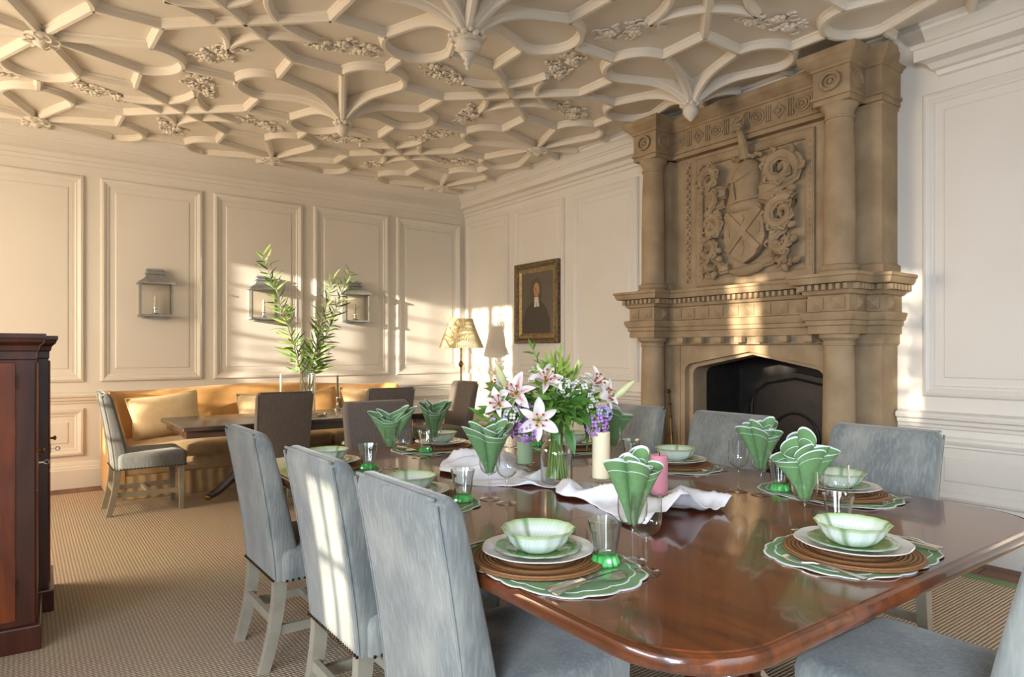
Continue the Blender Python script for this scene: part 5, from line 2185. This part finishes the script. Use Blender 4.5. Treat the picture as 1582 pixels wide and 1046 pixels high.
CAMV = Vector((-.62, -.75, .18))                       # roughly towards the open side of the table
lily((1.452, 1.955, 1.095), (-.75, -.45, .30), 1, 1.15, .95, .3)
lily((1.565, 1.93, 1.135), (-.25, -.75, .65), 1, 1.1, .85, .1)
lily((1.475, 1.860, 1.005), (-.50, -.85, .12), 0, 1.15, 1.0, .5)
lily((1.43, 2.02, 1.03), (-.95, -.1, .1), 0, 1.0, .75, .2)
lily((1.385, 1.97, 1.06), (-.7, -.6, .25), 0, .95, .7, .8)
lily((1.745, 1.87, 1.12), (.15, -.8, .6), 0, 1.05, .7, .4)
lily((1.725, 1.815, 1.08), (.45, -.85, .25), 0, 1.1, .6, .2)
lily((1.66, 2.06, 1.15), (.2, .7, .6), 1, 1.0, .85, .2)
lily((1.80, 2.02, 1.08), (.9, .3, .3), 0, 1.0, .85, .2)
lily((1.50, 2.11, 1.10), (-.5, .8, .4), 0, 1.0, .85, .2)


def bud(p, d, L=.10):
    m = MB()
    d = Vector(d).normalized()
    p = Vector(p)
    m.tube([p + d * L * t for t in (0, .15, .4, .65, .85, 1)], [.004, .011, .014, .012, .008, .002], 8)
    part('bud', m, 'bud', bq)
    stem(stems, p)


bud((1.775, 1.80, 1.065), (.55, -.35, .55), .115)
bud((1.42, 1.98, 1.12), (-.45, -.1, .75), .10)
bud((1.71, 1.93, 1.15), (.1, -.2, .9), .07)


def floret_mesh(name, mat):
    m = MB()
    for k in range(4):
        a = k * pi / 2
        m.sphere((.0075 * cos(a), .0075 * sin(a), .002), .0062, 6, 4, (1, 1, .5))
    return m.mesh(name, mat, smooth=80)


FLO = {k: floret_mesh('floret', k) for k in ('lilac', 'lavender', 'white_flower')}


def cluster(name, p, r, n, mat, sq=(1, 1, 1)):
    m = MB()
    core = part(name, MB().sphere(p, r * .55, 8, 6, sq), 'leaf', bq)
    off = world_loc(core)
    for k in range(n):
        z = 1 - 2 * (k + .5) / n
        a = k * 2.39996
        q = Vector((sqrt(1 - z * z) * cos(a) * sq[0], sqrt(1 - z * z) * sin(a) * sq[1], z * sq[2]))
        o = link('floret', FLO[mat], core)
        orient(o, Vector(p) + q * r * rnd.uniform(.8, 1.05) - off, q.orthogonal(), q, rnd.uniform(.8, 1.2))
        o.rotation_mode = 'QUATERNION'
    stem(stems, Vector(p))


cluster('lilac_head', (1.455, 1.905, .965), .050, 30, 'lilac', (1.1, 1.1, .8))
cluster('lavender_head', (1.395, 1.985, .975), .045, 26, 'lavender')
cluster('lilac_head', (1.685, 1.78, .985), .042, 28, 'lilac')
cluster('lavender_head', (1.715, 1.775, 1.02), .026, 14, 'lavender')
cluster('lilac_head', (1.47, 1.93, 1.035), .03, 16, 'lilac')
cluster('white_blossom', (1.685, 1.86, 1.10), .045, 26, 'white_flower', (1, 1, 1.2))
cluster('white_blossom', (1.62, 1.88, 1.115), .032, 18, 'white_flower')
cluster('white_blossom', (1.69, 1.83, 1.045), .035, 18, 'white_flower')
cluster('white_blossom', (1.42, 1.945, 1.02), .03, 14, 'white_flower')
cluster('white_blossom', (1.70, 2.10, 1.06), .04, 18, 'white_flower')
cluster('lilac_head', (1.55, 2.10, .99), .04, 20, 'lilac')

# leafy sprays: tall pale ones at the top, darker broad leaves low down
LB = {k: leaf_mesh('leaf', k, 1, .26, .25, .25) for k in ('leaf', 'leaf_light', 'leaf_dark')}
LBW = leaf_mesh('leaf', 'leaf_dark', 1, .42, .4, .3)


def leafy(p, n, ml, kind, start=.45):
    m = MB()
    P = stem(m, p, .0022)
    b = part('leafy_stem', m, 'stem', bq)
    off = world_loc(b)
    K = len(P) - 1
    for i in range(n):
        t = start + (1 - start) * (i + .5) / n
        k = min(K - 1, int(t * K))
        q = P[k].lerp(P[k + 1], t * K - k)
        d = (P[k + 1] - P[k]).normalized()
        a = i * 2.4 + rnd.uniform(-.4, .4)
        s = Vector((cos(a), sin(a), 0))
        s = (s - d * s.dot(d)).normalized()
        o = link('leaf', LB[kind], b)
        orient(o, q - off, d * .7 + s * .8, (rnd.uniform(-1, 1), rnd.uniform(-1, 1), rnd.uniform(-.3, 1)), ml * rnd.uniform(.75, 1.2) * (1.1 - .4 * (t - start)))
    o = link('leaf', LB[kind], b)
    orient(o, P[-1] - off, (P[-1] - P[-2]), (0.3, 0.8, .1), ml * .8)


leafy((1.565, 2.01, 1.262), 16, .05, 'leaf', .5)
for q in ((1.60, 1.93, 1.19), (1.58, 1.96, 1.17), (1.70, 1.92, 1.16), (1.64, 1.90, 1.16), (1.72, 1.95, 1.15), (1.55, 1.95, 1.16), (1.65, 1.95, 1.225), (1.61, 1.97, 1.20), (1.69, 1.96, 1.19), (1.63, 1.92, 1.18), (1.67, 2.0, 1.21)):
    leafy(q, 13, .065, 'leaf_light', .5)
for q in ((1.36, 1.99, 1.04), (1.37, 1.96, 1.0), (1.40, 2.0, 1.12), (1.35, 2.03, 1.0), (1.39, 2.02, 1.03), (1.38, 1.99, .985), (1.44, 2.05, 1.10), (1.80, 1.93, 1.06), (1.60, 1.85, 1.06), (1.62, 1.85, 1.09), (1.65, 1.83, 1.06), (1.59, 1.84, 1.03), (1.64, 1.82, 1.03), (1.68, 1.80, 1.03), (1.55, 1.85, 1.04), (1.77, 1.84, 1.08), (1.42, 1.94, 1.08), (1.54, 1.86, 1.08), (1.52, 1.9, 1.12), (1.66, 1.84, 1.02),
          (1.60, 2.12, 1.08), (1.75, 2.08, 1.12), (1.62, 1.82, 1.00), (1.57, 1.83, .99)):
    leafy(q, 10, .075, 'leaf', .55)
for i, (p, d, s) in enumerate((((1.67, 1.83, 1.03), (.75, -.5, .15), .13), ((1.65, 1.83, 1.0), (.1, -.6, -.75), .13), ((1.60, 1.85, 1.04), (-.3, -.8, .1), .11), ((1.55, 1.88, 1.0), (-.2, -.7, -.6), .11),
                               ((1.56, 1.88, 1.09), (-.5, -.7, .2), .10), ((1.62, 1.86, 1.07), (.3, -.9, .2), .11), ((1.59, 1.84, .97), (-.1, -.6, -.7), .11), ((1.50, 1.92, 1.05), (-.8, -.4, -.1), .11),
                               ((1.70, 1.84, 1.07), (.7, -.3, .5), .12), ((1.68, 1.80, .99), (.5, -.6, -.5), .11), ((1.64, 1.83, 1.04), (-.2, -.9, -.3), .12), ((1.52, 2.02, 1.06), (-.8, .3, .2), .12),
                               ((1.66, 2.03, 1.04), (.5, .8, .1), .12), ((1.57, 2.04, 1.02), (-.3, .9, -.2), .12))):
    o = link('broad_leaf', LBW, bq)
    orient(o, Vector(p) - OB, d, (rnd.uniform(-.5, .5), rnd.uniform(-.5, .5), 1), s * .85)
    stem(stems, p, .002)
for k in range(12):
    stem(stems, (1.622 + rnd.uniform(-.1, .1), 1.934 + rnd.uniform(-.1, .1), 1.0 + rnd.uniform(0, .08)), .0022)
part('stems', stems, 'stem', bq)
